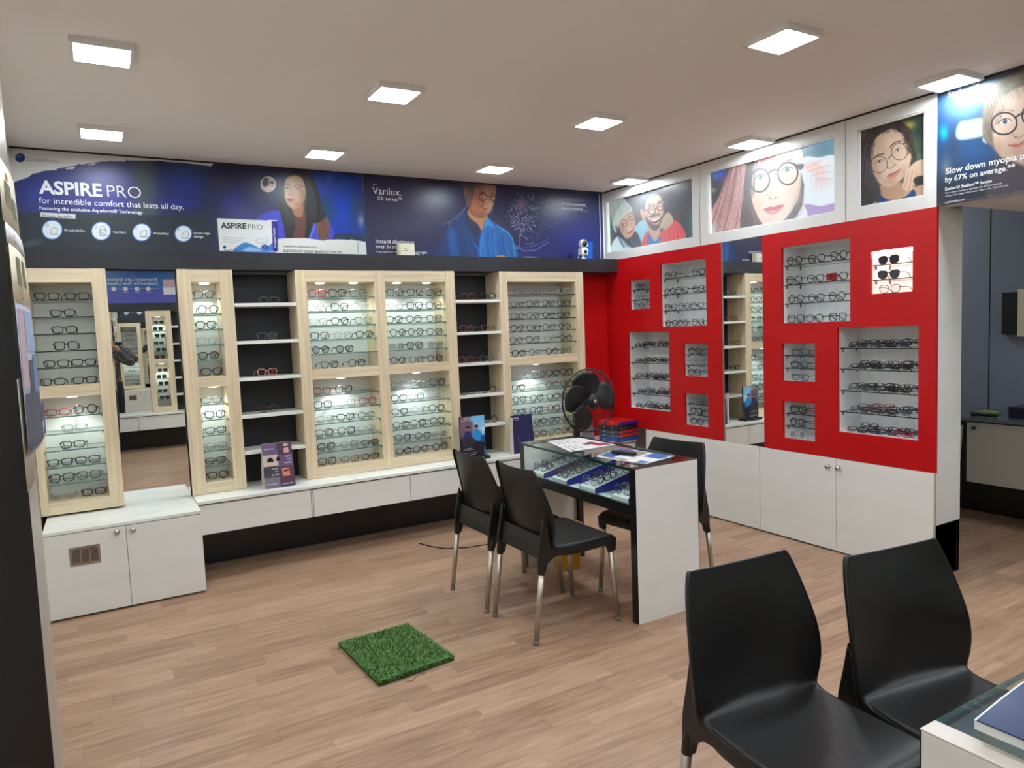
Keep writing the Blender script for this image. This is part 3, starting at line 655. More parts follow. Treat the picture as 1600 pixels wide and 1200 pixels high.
def art_curly(s):
    """woman with dark curly hair and thin round glasses resting her chin on her hand, green garden behind"""
    s.col[:] = (58, 72, 62)
    s.glow(1422, 195, 10, 6, (176, 160, 70), .9).glow(1430, 225, 8, 12, (70, 100, 70), .8).glow(1436, 200, 8, 20, (40, 52, 50), .7).glow(1347, 208, 8, 8, (96, 104, 84), .8).glow(1436, 244, 6, 5, (80, 124, 84), .8)
    s.poly([(1340, 325), (1342, 240), (1350, 215), (1370, 198), (1392, 188), (1410, 192), (1424, 206), (1428, 226), (1432, 246), (1420, 260), (1408, 230), (1380, 225), (1366, 260), (1372, 300), (1360, 322)], (66, 54, 52), 1.4)
    s.poly([(1354, 325), (1368, 304), (1380, 298), (1430, 292), (1444, 286), (1445, 306), (1400, 318)], (196, 158, 132), 1)
    s.poly([(1372, 318), (1374, 304), (1386, 311), (1402, 312), (1416, 306), (1427, 296), (1427, 309)], (32, 62, 112), .9)
    s.poly([(1374, 290), (1410, 286), (1414, 304), (1400, 311), (1384, 310), (1376, 302)], (186, 146, 120), 1)
    s.poly([(1361, 240), (1366, 220), (1380, 206), (1396, 201), (1408, 208), (1416, 222), (1420, 236), (1424, 244), (1420, 262), (1412, 276), (1402, 286), (1388, 292), (1372, 284), (1364, 266)], (216, 182, 156), .9)
    s.glow(1370, 275, 8, 12, (190, 150, 124), .6).glow(1394, 226, 12, 12, (228, 196, 170), .6)
    s.poly([(1360, 262), (1372, 286), (1376, 304), (1364, 318), (1344, 326), (1342, 280), (1346, 244), (1356, 246)], (58, 48, 48), 1.4)
    r_ = np.random.default_rng(9)
    for k in range(150):
        t = r_.random(); ang = math.pi * (1.02 - .98 * t); rad = r_.uniform(38, 54)
        cx = 1389 + math.cos(ang) * rad * .8; cy = 246 - math.sin(ang) * rad * 1.05 + (10 if t < .3 else 0)
        if cy < 186 or 1366 < cx < 1408 and cy > 206: continue
        s.ring(cx, cy, r_.uniform(1.5, 3), r_.uniform(1.5, 3), .7, [(104, 92, 88), (36, 30, 32), (84, 70, 66)][k % 3], 0, .6)
    for k in range(50):
        cx, cy = r_.uniform(1342, 1362), r_.uniform(225, 318); s.ring(cx, cy, 2, 2.6, .7, [(92, 80, 76), (34, 28, 30)][k % 2], 0, .5)
    s.ring(1373.5, 257, 13, 13, 1.2, (66, 44, 40)); s.ring(1405.5, 237, 12.5, 13, 1.2, (66, 44, 40)); s.line([(1387, 248), (1394, 242)], 1.2, (66, 44, 40)); s.line([(1412, 224), (1419, 222)], 1.2, (66, 44, 40))
    s.glow(1366, 256, 5, 14, (176, 136, 112), .6).glow(1412, 268, 6, 10, (196, 152, 124), .6).glow(1392, 284, 12, 5, (184, 142, 116), .6).glow(1390, 220, 12, 9, (232, 202, 178), .7).glow(1384, 268, 6, 5, (232, 200, 176), .6).glow(1410, 252, 5, 5, (234, 202, 178), .6)
    s.line([(1366, 247), (1372, 242), (1381, 240.6)], 2, (84, 62, 54), .85, True); s.line([(1391, 230), (1398, 223), (1407, 220.6)], 2, (84, 62, 54), .85, True)
    s.eye(1374, 252.5, 5.6, 2.2, (66, 50, 44), -20, (50, 36, 34), (214, 196, 182)); s.eye(1402.5, 234.5, 5.6, 1.9, (66, 50, 44), -30, (50, 36, 34), (214, 196, 182))
    s.line([(1389, 246), (1394, 254), (1399, 256.5)], 1.0, (176, 132, 108), .6, True); s.line([(1386, 261), (1390, 263.4), (1395, 260.6), (1399.5, 256.5)], 1.4, (128, 84, 68), .8, True)
    s.poly([(1386, 276), (1391, 271), (1396, 269.6), (1407, 264), (1403, 268), (1396, 273)], (160, 88, 80), .7); s.poly([(1386, 276), (1396, 273), (1407, 264), (1404, 272), (1396, 279), (1389, 279.5)], (198, 128, 114), .7)
    s.line([(1386, 276), (1396, 272.6), (1407, 264)], .8, (92, 44, 40), .8, True)
    s.strands([(1352, 232), (1366, 206)], [(1346, 300), (1364, 240)], 50, [(98, 84, 80), (36, 28, 28), (76, 62, 58)], (.6, 1.2), (-4, 0), .6, 16, 2.5)
    s.strands([(1366, 206), (1408, 192)], [(1368, 214), (1388, 201), (1414, 208)], 50, [(98, 84, 80), (36, 28, 28), (76, 62, 58)], (.6, 1.2), (1, -4), .6, 17, 2)
    s.strands([(1410, 204), (1424, 222)], [(1424, 232), (1430, 248)], 30, [(98, 84, 80), (36, 28, 28)], (.6, 1.2), (3, 0), .6, 18, 2)
    s.poly([(1412, 282), (1416, 268), (1424, 258), (1436, 250), (1446, 252), (1446, 276), (1432, 280), (1428, 294), (1418, 298), (1410, 294)], (222, 186, 160), .9)
    for P in ([(1420, 268), (1414, 292)], [(1426, 266), (1420, 298)], [(1432, 270), (1426, 294)]): s.line(P, .9, (150, 108, 90), .7)
    s.poly([(1428, 280), (1436, 275), (1446, 276), (1446, 288), (1430, 287)], (52, 44, 40), 1)

def art_child(s):
    """child in round glasses, blue bokeh, to the right of the header"""
    x, y = s.x, s.y
    s.col[:] = (46, 74, 112)
    s.glow(1500, 165, 30, 24, (92, 140, 196), .9).glow(1530, 140, 30, 20, (150, 180, 200), .9).glow(1470, 215, 8, 30, (34, 70, 116), .8).glow(1520, 240, 40, 20, (52, 96, 150), .8)
    s.glow(1475, 208, 7, 12, (16, 176, 216), .95).glow(1490, 225, 8, 30, (60, 70, 92), .7).glow(1478, 262, 10, 16, (150, 164, 168), .6)
    s.poly([(1494, 208), (1500, 192), (1516, 188), (1536, 186), (1540, 208), (1530, 214), (1500, 218)], (196, 232, 226), 2.5)
    s.blob(1541, 218, 6, 6, (180, 220, 214), 2)
    s.mix(np.clip((y - (278 - (x - 1464) * .1)) / 26 + .2, 0, 1) * .75, (66, 62, 66))
    # hair, face
    s.poly([(1534, 204), (1536, 170), (1548, 140), (1570, 122), (1610, 104), (1660, 90), (1660, 300), (1610, 300), (1556, 236), (1540, 222)], (126, 112, 98), 2.5)
    s.poly([(1552, 220), (1552, 180), (1566, 152), (1600, 134), (1660, 120), (1660, 280), (1620, 268), (1576, 254), (1560, 240)], (220, 186, 164), 2)
    s.glow(1560, 130, 30, 24, (186, 190, 176), .55)
    for k in range(14): s.line([(1538 + 2 * k, 214 - 2 * k), (1546 + 3 * k, 160 - 3 * k), (1566 + 4 * k, 126 - 2 * k)], 1.2, (150, 136, 118) if k % 2 else (104, 92, 82), .5, True)
    s.poly([(1552, 250), (1576, 250), (1610, 262), (1660, 262), (1660, 330), (1556, 330), (1540, 290)], (92, 84, 92), 3)
    s.strands([(1538, 200), (1560, 136), (1600, 110)], [(1548, 226), (1566, 170), (1620, 136)], 60, [(158, 144, 124), (100, 88, 78), (134, 120, 102)], (.7, 1.6), (-2, -4), .5, 19, 2)
    s.glow(1560, 226, 8, 14, (196, 156, 132), .6).glow(1580, 158, 16, 10, (232, 204, 184), .7).glow(1590, 236, 12, 8, (206, 164, 142), .6).glow(1566, 216, 8, 8, (232, 190, 168), .6).glow(1600, 206, 8, 10, (236, 198, 176), .6)
    s.line([(1556, 178), (1568, 172), (1584, 173)], 2.2, (150, 122, 104), .7, True)
    s.eye(1570, 190, 9.5, 4.4, (74, 86, 112), -10, (70, 56, 54), (222, 222, 226)); s.eye(1614, 178, 9.5, 4.2, (74, 86, 112), -12, (70, 56, 54), (222, 222, 226))
    s.ring(1569, 193, 20, 17, 2.8, (52, 54, 64), -10); s.ring(1615, 180, 18, 17, 2.8, (52, 54, 64), -10); s.line([(1586, 184), (1593, 179), (1600, 177)], 2.8, (48, 44, 48), 1, True)
    s.line([(1582, 209), (1587, 215), (1594, 214.6), (1600, 210)], 1.8, (180, 128, 108), .75, True); s.blob(1587, 214, 2, 1.2, (140, 92, 80), 1)
    s.poly([(1575, 227), (1584, 224), (1592, 224), (1606, 216), (1600, 226), (1590, 231), (1582, 230)], (212, 132, 116), 1); s.line([(1575, 227), (1590, 226.5), (1607, 216)], 1.2, (150, 80, 70), .8, True)
    s.line([(1464, 320), (1600, 298)], 1.0, (170, 150, 140), .6)
# ------------------------------------------------------------------ room shell
XR, YB, YF, H = 3.953, 5.083, 4.916, 2.675      # right wall, poster wall, cabinet fronts, ceiling
OPP = -1.56                                      # wall behind the photographer
struct('floor', MB().box(-0.45, 5.9, OPP - 0.1, 5.3, -0.05, 0.0), M_FLOOR)
struct('ceiling', MB().box(-0.45, XR, OPP - 0.1, 5.3, H, H + 0.06), M_CEIL)
struct('wall_left', MB().box(-0.45, -0.376, OPP, 5.2, 0, H), M_WHITE)
b = MB().box(-0.376, XR + 0.1, 5.16, 5.22, 0, H)
struct('wall_back', b, M_DARK)
struct('wall_back_upper', MB().box(-0.376, XR, YB + 0.003, 5.16, 2.07, H), M_FASCIA)
struct('wall_opposite', MB().box(-0.45, 5.9, OPP - 0.08, OPP, 0, H), M_DARK)
struct('trim_1', MB().box(-0.376, XR, YB - 0.004, YB + 0.003, 2.664, 2.675), M_BLACK)  # black strip stands in for the shade in the gap under the ceiling
struct('trim_2', MB().box(XR - 0.002, XR + 0.004, OPP, YB, 2.664, 2.675), M_BLACK)  # same dark ceiling-gap shade, as a strip along the right wall
# dark bulkhead above the cabinets
o = struct('beam_back', MB().box(-0.376, XR, YF, 5.16, 1.957, 2.07), M_DARK)
# black recessed base wall under the counters
struct('baseboard_back', MB().box(0.442, 3.6, 5.09, 5.16, 0, 0.5).box(3.6, XR, 5.09, 5.16, 0, 0.5), M_BLACK)
# red wall: strip beside the last cabinet and the right wall with openings
struct('wall_corner', MB().box(3.578, XR, YB, 5.16, 0.5, 1.957), M_RED)

NICHES = {  # y far, y near, z bottom, z top
    'N1': (4.762, 4.505, 1.625, 1.869), 'N2': (4.376, 3.875, 1.468, 1.970), 'N3': (4.801, 4.290, 0.778, 1.430),
    'N4': (4.129, 3.875, 1.078, 1.329), 'N5': (4.126, 3.878, 0.692, 0.942), 'N6': (3.194, 2.696, 1.466, 1.967),
    'N7': (2.565, 2.314, 1.621, 1.870), 'N8': (3.197, 2.944, 1.082, 1.332), 'N9': (3.196, 2.947, 0.692, 0.942), 'N10': (2.784, 2.279, 0.778, 1.429)}
def holed(x0, x1, y0, y1, z0, z1, holes, mi=0):
    """slab in the plane x with rectangular openings, as a grid of blocks"""
    ys = sorted({y0, y1} | {v for h in holes for v in h[:2] if y0 < v < y1}); zs = sorted({z0, z1} | {v for h in holes for v in h[2:] if z0 < v < z1})
    mb = MB(); vid = {}
    def solid(i, j):
        if i < 0 or j < 0 or i >= len(ys) - 1 or j >= len(zs) - 1: return False
        cy, cz = (ys[i] + ys[i + 1]) / 2, (zs[j] + zs[j + 1]) / 2
        return not any(min(h[0], h[1]) < cy < max(h[0], h[1]) and h[2] < cz < h[3] for h in holes)
    def v(x, y, z):
        k = (x, y, z)
        if k not in vid: vid[k] = len(mb.v); mb.v.append(k)
        return vid[k]
    def f(*k): mb.f.append(tuple(v(*q) for q in k)); mb.m.append(mi)
    for i in range(len(ys) - 1):
        for j in range(len(zs) - 1):
            if not solid(i, j): continue
            a, b_, c, d = ys[i], ys[i + 1], zs[j], zs[j + 1]
            f((x0, a, c), (x0, a, d), (x0, b_, d), (x0, b_, c)); f((x1, a, c), (x1, b_, c), (x1, b_, d), (x1, a, d))
            if not solid(i - 1, j): f((x0, a, c), (x1, a, c), (x1, a, d), (x0, a, d))
            if not solid(i + 1, j): f((x0, b_, c), (x0, b_, d), (x1, b_, d), (x1, b_, c))
            if not solid(i, j - 1): f((x0, a, c), (x0, b_, c), (x1, b_, c), (x1, a, c))
            if not solid(i, j + 1): f((x0, a, d), (x1, a, d), (x1, b_, d), (x0, b_, d))
    return mb
hl = [(a, b_, c, d) for a, b_, c, d in NICHES.values()]
struct('wall_right_far', holed(XR, XR + 0.02, 3.724, YB, 0.607, 2.067, [h for h in hl if h[0] > 3.72]), M_RED)
struct('wall_right_near', holed(XR, XR + 0.02, 2.183, 3.352, 0.607, 2.067, [h for h in hl if h[0] < 3.4]), M_RED)
struct('wall_right_core', MB().box(4.196, 4.215, 2.19, 5.3, 0, H), M_WHITE)
# header and soffit right of the red wall, return panel with black foot
struct('beam_header', MB().box(XR + 0.004, XR + 0.12, OPP, 2.187, 2.067, H), M_FASCIA)
struct('ceiling_side_low', MB().box(XR + 0.121, 5.9, OPP, 2.12, 2.067, 2.09), M_CEIL)
struct('ceiling_side_room', MB().box(XR + 0.12, 5.9, 2.12, 5.3, 2.60, 2.64), M_CEIL)
struct('wall_return', MB().box(XR + 0.001, 4.215, 2.187, 2.205, 0.305, 2.067), M_WHITE)
struct('baseboard_return', MB().box(XR + 0.012, 4.215, 2.19, 2.205, 0.0, 0.305), M_BLACK)
struct('wall_side_room', MB().box(5.8, 5.9, OPP, 5.3, 0, 2.64), M_GREYWALL)
struct('trim_side_room', MB().box(5.797, 5.801, 2.806, 2.812, 0.75, 2.6), M_BLACK)
struct('wall_side_room_end', MB().box(4.2, 5.9, 5.2, 5.3, 0, 2.64), M_GREYWALL)
# grey-white fascia with the lightbox openings; seams between its panels
LB = {'couple': (5.05, 4.0), 'closeup': (3.842, 2.795), 'curly': (2.65, 2.25)}
struct('wall_right_fascia', holed(XR, XR + 0.03, 2.187, YB, 2.067, 2.664, [(a, b_, 2.135, 2.593) for a, b_ in LB.values()]), M_FASCIA)
for k, yy in enumerate((3.925, 2.724)):
    struct('trim_%d' % (k + 3), MB().box(XR - 0.0012, XR + 0.002, yy - 0.002, yy + 0.002, 2.069, 2.66), M_GREYCAP)
# pillar at the left edge
t = thing('pillar', 'grey pillar with black front face, standing at the left edge beside the camera', 'pillar', (-0.29, 2.46, 0)); t['kind'] = 'structure'
part('column', MB().box(-0.38, -0.2, 2.30, 2.62, 0, H), noise_mat('grey_grained_board', (168, 160, 148), (184, 176, 164), (60, 60, 2), 0.35, 5), t, world=True)
part('black_face', MB().box(-0.40, -0.197, 2.285, 2.30, 0, 1.95), M_BLACK, t, world=True)

# ------------------------------------------------------------------ ceiling lamps
M_LFRAME = mat('lamp_white_frame', (236, 234, 228), 0.4)
def lamp(label, x, y, h_=None):
    t = thing('ceiling_light', label, 'ceiling light', (x, y, h_ or H), 0, 'square ceiling lights')
    fr = MB(); s_, q = 0.112, 0.098
    for a in ((-s_, s_, -s_, -q), (-s_, s_, q, s_), (-s_, -q, -q, q), (q, s_, -q, q)): fr.box(a[0], a[1], a[2], a[3], -0.025, 0.0)
    part('frame', fr, M_LFRAME, t)
    part('diffuser', MB().box(-q, q, -q, q, -0.021, -0.006), M_PANEL, t)
LX, LY = (0.09, 1.32, 2.56, 3.81), (4.555, 3.32, 2.05)
NAMES = {(0, 0): 'over the back wall above the leftmost poster', (1, 0): 'above the dark haired woman on the back poster', (2, 0): 'above the man in blue on the back poster', (3, 0): 'above the lit picture of a couple',
         (0, 1): 'large in the upper left of the photo', (1, 1): 'second from left in the middle row', (2, 1): 'third from left in the middle row', (3, 1): 'above the lit closeup of a woman',
         (2, 2): 'nearest one, left of the last', (3, 2): 'above the poster of a child'}
for (i, j), nm in NAMES.items(): lamp('square white ceiling light ' + nm, LX[i], LY[j])
for i in (0, 1): lamp('square white ceiling light out of frame above the grass mat' if i else 'square white ceiling light out of frame at the left', LX[i], 2.05)
for i in range(4):
    for y in (0.8, -0.5): lamp('square white ceiling light behind the photographer', LX[i], y)

lamp('square white ceiling light under the low side ceiling, out of frame', 4.75, 0.95, 2.067)
lamp('square white ceiling light added unseen under the low side ceiling for more bounce', 4.75, -0.4, 2.067)  # unseen lamp, added to bounce more light up to the soffit
lamp('square white ceiling light in the side room, hidden behind the header', 5.1, 3.6, 2.60)

# ------------------------------------------------------------------ posters on the back wall
nu, nv = 900, 150
def wall_text(s_, parent, L_, R_, material=M_TEXTW, bold=0.0, plane='y', c=YB, height=None, lift=0.0032, spacing=1.0):
    f_ = at_y if plane == 'y' else at_x
    a, b_ = f_(L_[0], L_[1], c), f_(R_[0], R_[1], c)
    wd = float(np.hypot(*(b_ - a)[:2]))
    d, n = ((1, 0, 0), (0, -1, 0)) if plane == 'y' else ((0, -1, 0), (-1, 0, 0))
    P = a.copy(); P[2] = (a[2] + b_[2]) / 2
    return text(s_, P, wd, d, n, material, parent, bold, lift=lift, height=height, spacing=spacing)
t = thing('wall_poster', 'wide blue contact lens poster with a long haired woman, on the back wall', 'poster', (0.68, YB, 2.072))
s = Sheet('y', YB - 0.002, -0.376, 1.742, 2.072, 2.664, 820, 230); art_big_blue(s); s.child('printed_sheet', t, gain=0.82, rough=0.34)
wall_text('CooperVision', t, (42, 251.5), (92, 254), M_TEXTG, -0.012)
wall_text('ASPIRE', t, (61, 302), (160, 307), M_TEXTW, 0.03)
wall_text('PRO', t, (168, 307.5), (221, 310), M_TEXTW, -0.012)
wall_text('for incredible comfort that lasts all day.', t, (61, 317), (287, 328), M_TEXTW, 0.0)
wall_text('Featuring the exclusive Aquaform\u00ae Technology', t, (62, 327), (223, 335), M_TEXTW, 0.01)
wall_text('Proven benefits', t, (67, 339), (114, 341), M_TEXTD, 0.0)
wall_text('Breathability', t, (101, 361), (133, 363)); wall_text('Comfort', t, (177, 364), (197, 365)); wall_text('Wettability', t, (239, 366), (264, 367))
wall_text('Round edge', t, (303, 365), (328, 367)); wall_text('design', t, (303, 371), (318, 372))
wall_text('ASPIRE', t, (345, 356), (385, 358), M_TEXTD, 0.03); wall_text('PRO', t, (388, 358), (410, 359.5), M_TEXTD, -0.012)
a = at_y(431.5, 387, YB); text('CooperVision', a, 0.135, (0, 0, 1), (0, -1, 0), M_TEXTW, t, 0.0, up=(-1, 0, 0), lift=.0032)
wall_text('Available in sphere and toric.', t, (443, 386), (496, 387.5), M_TEXTD, 0.0)
wall_text('INSPIRED BY INDIA, MADE IN EUROPE.', t, (443, 394), (535, 396), M_TEXTD, 0.01)
t = thing('wall_poster', 'wide navy lens poster with a man in a blue shirt, on the back wall', 'poster', (2.83, YB, 2.072))
s = Sheet('y', YB - 0.002, 1.744, 3.935, 2.072, 2.664, 740, 230); art_navy(s); s.child('printed_sheet', t, gain=0.85, rough=0.32)
wall_text('Varilux.', t, (582, 303.5), (627, 305.5), M_TEXTW, 0.0, height=None)
wall_text('XR series\u2122', t, (589, 313), (628, 314.5), M_TEXTW, 0.0)
wall_text('NEW', t, (582, 289), (589, 289.5), M_TEXTW, 0.0)
wall_text('Instant sharpness', t, (587, 379.5), (647, 382), M_TEXTW, 0.0); wall_text('even in motion', t, (587, 387.5), (636, 389.5), M_TEXTW, 0.0)
wall_text('A new progressive lens', t, (588, 394.5), (620, 395), M_TEXTW, 0.0); wall_text('languages', t, (646, 396), (667, 396.5), M_TEXTW, 0.0)
wall_text('#1 brand recommended', t, (878, 320), (914, 321.5), M_TEXTW, 0.01); wall_text('by eye care professionals', t, (878, 326.5), (910, 328), M_TEXTW, 0.0)
part('paper_edge', MB().box(3.90, 3.905, YB - 0.004, YB - 0.001, 2.075, 2.655).box(3.78, 3.905, YB - 0.004, YB - 0.001, 2.075, 2.083), mat('white_paper_edge', (236, 236, 232), .6), t, world=True)

# ------------------------------------------------------------------ lightboxes on the right wall
def lightbox(label, key, art, emission, res):
    a, b_ = LB[key]
    t = thing('lightbox', label, 'lightbox', (XR, (a + b_) / 2, 2.13))
    fr = MB(); x0, x1 = XR + 0.004, XR + 0.035
    fr.box(x0, x1, b_ + .0005, b_ + .008, 2.136, 2.592).box(x0, x1, a - .008, a - .0005, 2.136, 2.592).box(x0, x1, b_ + .008, a - .008, 2.584, 2.592).box(x0, x1, b_ + .008, a - .008, 2.136, 2.144)
    part('frame', fr, M_WHITE, t, world=True)
    s = Sheet('x', XR + 0.028, b_ + 0.001, a - 0.001, 2.137, 2.591, res[0], res[1]); art(s); s.child('picture', t, emission=emission, gain=1.0 if emission else 0.9, rough=0.25)
lightbox('lit picture of a couple in glasses, the woman in a pale beanie', 'couple', art_couple, 0.80, (240, 150))
lightbox('lit closeup of a pink haired woman in round glasses', 'closeup', art_closeup, 0.84, (330, 190))
lightbox('unlit framed picture of a woman with dark curly hair and glasses', 'curly', art_curly, 0.0, (190, 200))
t = thing('header_poster', 'blue lens poster with a child in round glasses, above the side opening', 'poster', (XR, 1.6, 2.067))
s = Sheet('x', XR + 0.001, 0.95, 2.185, 2.067, 2.664, 640, 330); art_child(s); s.child('printed_sheet', t, gain=0.60, rough=0.4)
wall_text('Stellest\u2122', t, (1481, 153.5), (1530, 137.5), M_TEXTW, 0.02, 'x', XR, lift=0.001)
wall_text('Slow down myopia progression', t, (1477.5, 275), (1673, 230), M_TEXTW, 0.015, 'x', XR, lift=0.001)
wall_text('by 67% on average.**', t, (1477, 287), (1586, 262), M_TEXTW, 0.015, 'x', XR, lift=0.001)
wall_text('Essilor\u00ae Stellest\u2122 lenses', t, (1477, 298.5), (1550, 284), M_TEXTW, 0.02, 'x', XR, lift=0.001)
wall_text('Slow down myopia progression by 67% on average', t, (1477, 304), (1566, 286.5), M_TEXTW, 0.0, 'x', XR, lift=0.001)
wall_text('compared to single vision lenses, when worn 12 hours a day', t, (1477, 308.5), (1576, 289.5), M_TEXTW, 0.0, 'x', XR, lift=0.001)
wall_text('essilorindia.com', t, (1477, 317.5), (1507, 313), M_TEXTW, 0.0, 'x', XR, lift=0.001)
# ------------------------------------------------------------------ eyeglasses
COLS = {'black': ('black', (20, 19, 21), .3, 0, .0027), 'brown': ('brown', (88, 48, 34), .35, 0, .0024), 'silver': ('silver', (150, 152, 156), .35, 0.6, .0016),
        'clear': ('clear', (206, 206, 204), .25, 0, .0022), 'red': ('red', (168, 22, 44), .35, 0, .0023), 'pink': ('pink', (224, 128, 118), .4, 0, .0028),
        'grey': ('grey', (84, 86, 92), .35, 0.2, .0022), 'tortoise': ('tortoise', (120, 66, 42), .3, 0, .0026), 'navy': ('navy', (30, 36, 78), .3, 0, .0023)}
def lens_shape(kind, n=26):
    out = []
    for k in range(n):
        t = 2 * math.pi * k / n; c, s_ = math.cos(t), math.sin(t)
        if kind == 'round': r = (0.0235, 0.0215); p = 2.1
        elif kind == 'rectangular': r = (0.0265, 0.0165); p = 3.4
        elif kind == 'square': r = (0.026, 0.0205); p = 3.6
        elif kind == 'oval': r = (0.0255, 0.0165); p = 2.2
        else: r = (0.0262, 0.0195); p = 2.7
        x = r[0] * math.copysign(abs(c) ** (2 / p), c); z = r[1] * math.copysign(abs(s_) ** (2 / p), s_)
        if kind == 'cat eye': z += 0.0035 * max(0, x / 0.026) * (1 if z > 0 else .3); x *= 1 + .10 * (z / .02)
        if kind in ('rectangular', 'square', 'panto'): x *= 1 + 0.07 * z / 0.02
        out.append((x, z * 1.17))
    return out
_GM = {}
def glasses_meshes(kind, colour, dark=False, folded=False, scale=1.0):
    key = (kind, colour, dark, folded)
    if key in _GM: return _GM[key]
    nm, rgb, ro, me_, rad = COLS[colour]
    gm = mat('frame_' + nm, rgb, ro, me_)
    sh = lens_shape(kind); zc = -min(z for x, z in sh) + rad; cx = 0.0345
    fr = MB()
    for sd in (1, -1): fr.tube([(sd * (cx + x), 0, zc + z) for x, z in sh], rad, True, 6)
    top = zc + 0.006
    fr.tube([(-0.0105, 0, top), (-0.005, -.001, top + .004), (0.005, -.001, top + .004), (0.0105, 0, top)], rad * 1.15, False, 6)
    hz = zc + 0.009; hx = cx + 0.0275
    for sd in (1, -1): fr.tube([(sd * (hx - .004), 0, hz), (sd * (hx + .003), .001, hz), (sd * (hx + .004), .006, hz)], rad * 1.3, False, 6)
    F = fr.mesh('frame', gm, True, False)
    ls = []
    for sd in (1, -1):
        q = MB(); q.add([(sd * (cx + x), .0004, zc + z) for x, z in sh], [tuple(range(len(sh)))]); ls.append(q.mesh('lens', M_LENS_D if dark else M_LENS, False, False))
    ts = []
    for sd in (1, -1):
        q = MB(); x0 = sd * (hx + .004)
        if folded:
            yb = .010 if sd > 0 else .015
            q.tube([(x0, .006, hz), (x0 * .93, yb, hz), (-x0 * .55, yb + .002, hz - .003), (-x0 * .95, yb + .001, hz - .020)], rad, False, 5)
        else:
            q.tube([(x0, .006, hz), (x0 * .99, .05, hz + .001), (x0 * .97, .088, hz - .002), (x0 * .94, .112, hz - .014), (x0 * .92, .128, max(rad, hz - .030))], [rad * .9] * 3 + [rad * 1.1, rad], False, 5)
        ts.append(q.mesh('temple', gm, True, False))
    _GM[key] = (F, ls, ts); return _GM[key]
_GP = {}
def glasses(loc, rotz, kind, colour, label, group, dark=False, folded=False, tilt=0.0, cat=None):
    """one pair: an Empty with a frame, two lenses and two temples; the first of each kind is built, the rest are copies sharing its meshes"""
    key = (kind, colour, dark, folded)
    if key not in _GP:
        F, ls, ts = glasses_meshes(*key)
        t = thing('sunglasses' if dark else 'eyeglasses', label, 'glasses', loc, rotz)
        obj('frame', F, t)
        for q in ls: obj('lens', q, t)
        for q in ts: obj('temple', q, t)
        _GP[key] = t
    else: t = copy_tree(_GP[key])
    t.location = loc; t.rotation_euler = (tilt, 0, rotz)
    t['label'] = label; t['category'] = cat or ('sunglasses' if dark else 'glasses'); t['group'] = group
    return t
ORD = ['first', 'second', 'third', 'fourth', 'fifth', 'sixth', 'seventh', 'eighth', 'ninth']
def posword(i, n):
    if n == 1: return 'the only pair'
    if n == 2: return ('left', 'right')[i] + ' pair'
    if n == 3: return ('left', 'middle', 'right')[i] + ' pair'
    if i == 0: return 'leftmost pair'
    if i == n - 1: return 'rightmost pair'
    return ORD[i] + ' pair from left'
KIND = {'R': 'rectangular', 'O': 'round', 'S': 'square', 'C': 'cat eye', 'P': 'panto', 'V': 'oval'}
COLK = {'k': 'black', 'b': 'brown', 's': 'silver', 'c': 'clear', 'r': 'red', 'p': 'pink', 'g': 'grey', 't': 'tortoise', 'n': 'navy'}
KW = {'panto': 'rounded'}
def glabel(kind, colour, pos, shelf, place, noun='glasses'):
    return '%s %s %s, %s on %s, %s' % (colour, KW.get(kind, kind), noun, pos, shelf, place)

# ------------------------------------------------------------------ beige wall cabinets
SHELF_U = (1.775, 1.676, 1.577, 1.477, 1.378); SHELF_L = (1.089, 0.989, 0.889, 0.788, 0.688)
FLOOR_U, FLOOR_L = 1.271, 0.585
def cabinet(label, x0, x1, bays, loc, rotz=0.0, group='beige display cabinets', lights=(), edge_u=M_GEDGE, shelves=True):
    """bays: list of (xa, xb); local x along the wall, y=0 the front, +y the depth"""
    t = thing('display_cabinet', label, 'cabinet', loc, rotz, group)
    D = 0.232; Z0, Z1 = 0.511, 1.957
    xs = [x0] + [v for bb in bays for v in bb] + [x1]
    for k in range(0, len(xs), 2): part('stile', MB().box(xs[k], xs[k + 1], 0, D, Z0, Z1), M_BEIGE, t, bevel=0.0012)
    for xa, xb in bays:
        for za, zb in ((1.875, Z1), (1.203, 1.271), (Z0, 0.585)): part('rail', MB().box(xa, xb, 0.0015, D, za, zb), M_BEIGEH, t, bevel=0.0012)
    bk = MB(); bk.box(x0, x1, D, D + 0.01, Z0, Z1); part('back_panel', bk, M_BACKW, t)
    if shelves:
        for xa, xb in bays:
            for zt in SHELF_U + SHELF_L:
                part('shelf', MB().box(xa + .001, xb - .001, 0.012, D - 0.004, zt - 0.006, zt, 0, 1), [M_GLASS, edge_u if zt > 1.25 else M_GEDGE], t)
            pins = MB()
            for zt in SHELF_U + SHELF_L:
                for xx in (xa + .006, xb - .006): pins.box(xx - .005, xx + .005, 0.02, 0.03, zt - .018, zt - .006)
            part('shelf_pin', pins, M_STEEL, t)
    for (lx, lz, pw) in lights:
        sp_ = part('spotlight', MB().lathe([(0.0, -.004), (.020, -.004), (.021, -.002), (.030, -.002), (.032, 0.0)], (lx, .075, lz), 20), [M_SPOTEM], t)
        ld = bpy.data.lights.new('spot_bulb', 'SPOT'); ld.energy = pw; ld.color = (0.93, 1.0, 0.98); ld.spot_size = R(118); ld.spot_blend = 0.7; ld.shadow_soft_size = 0.015
        lo = bpy.data.objects.new('spot_bulb', ld); COL.objects.link(lo); lo.parent = t; lo.location = (lx, .085, lz - .012); lo.rotation_euler = (R(6), 0, 0)
    return t
SP = SPOT_POWER
GRP = 'eyeglasses in the beige cabinets'
cabinet('narrow beige cabinet with dim upper shelves, leftmost on the back wall', -0.373, 0.057, [(-0.333, -0.020)], (0, YF, 0), lights=[(-0.17, 1.20, SP)], edge_u=M_GEDGE_D)
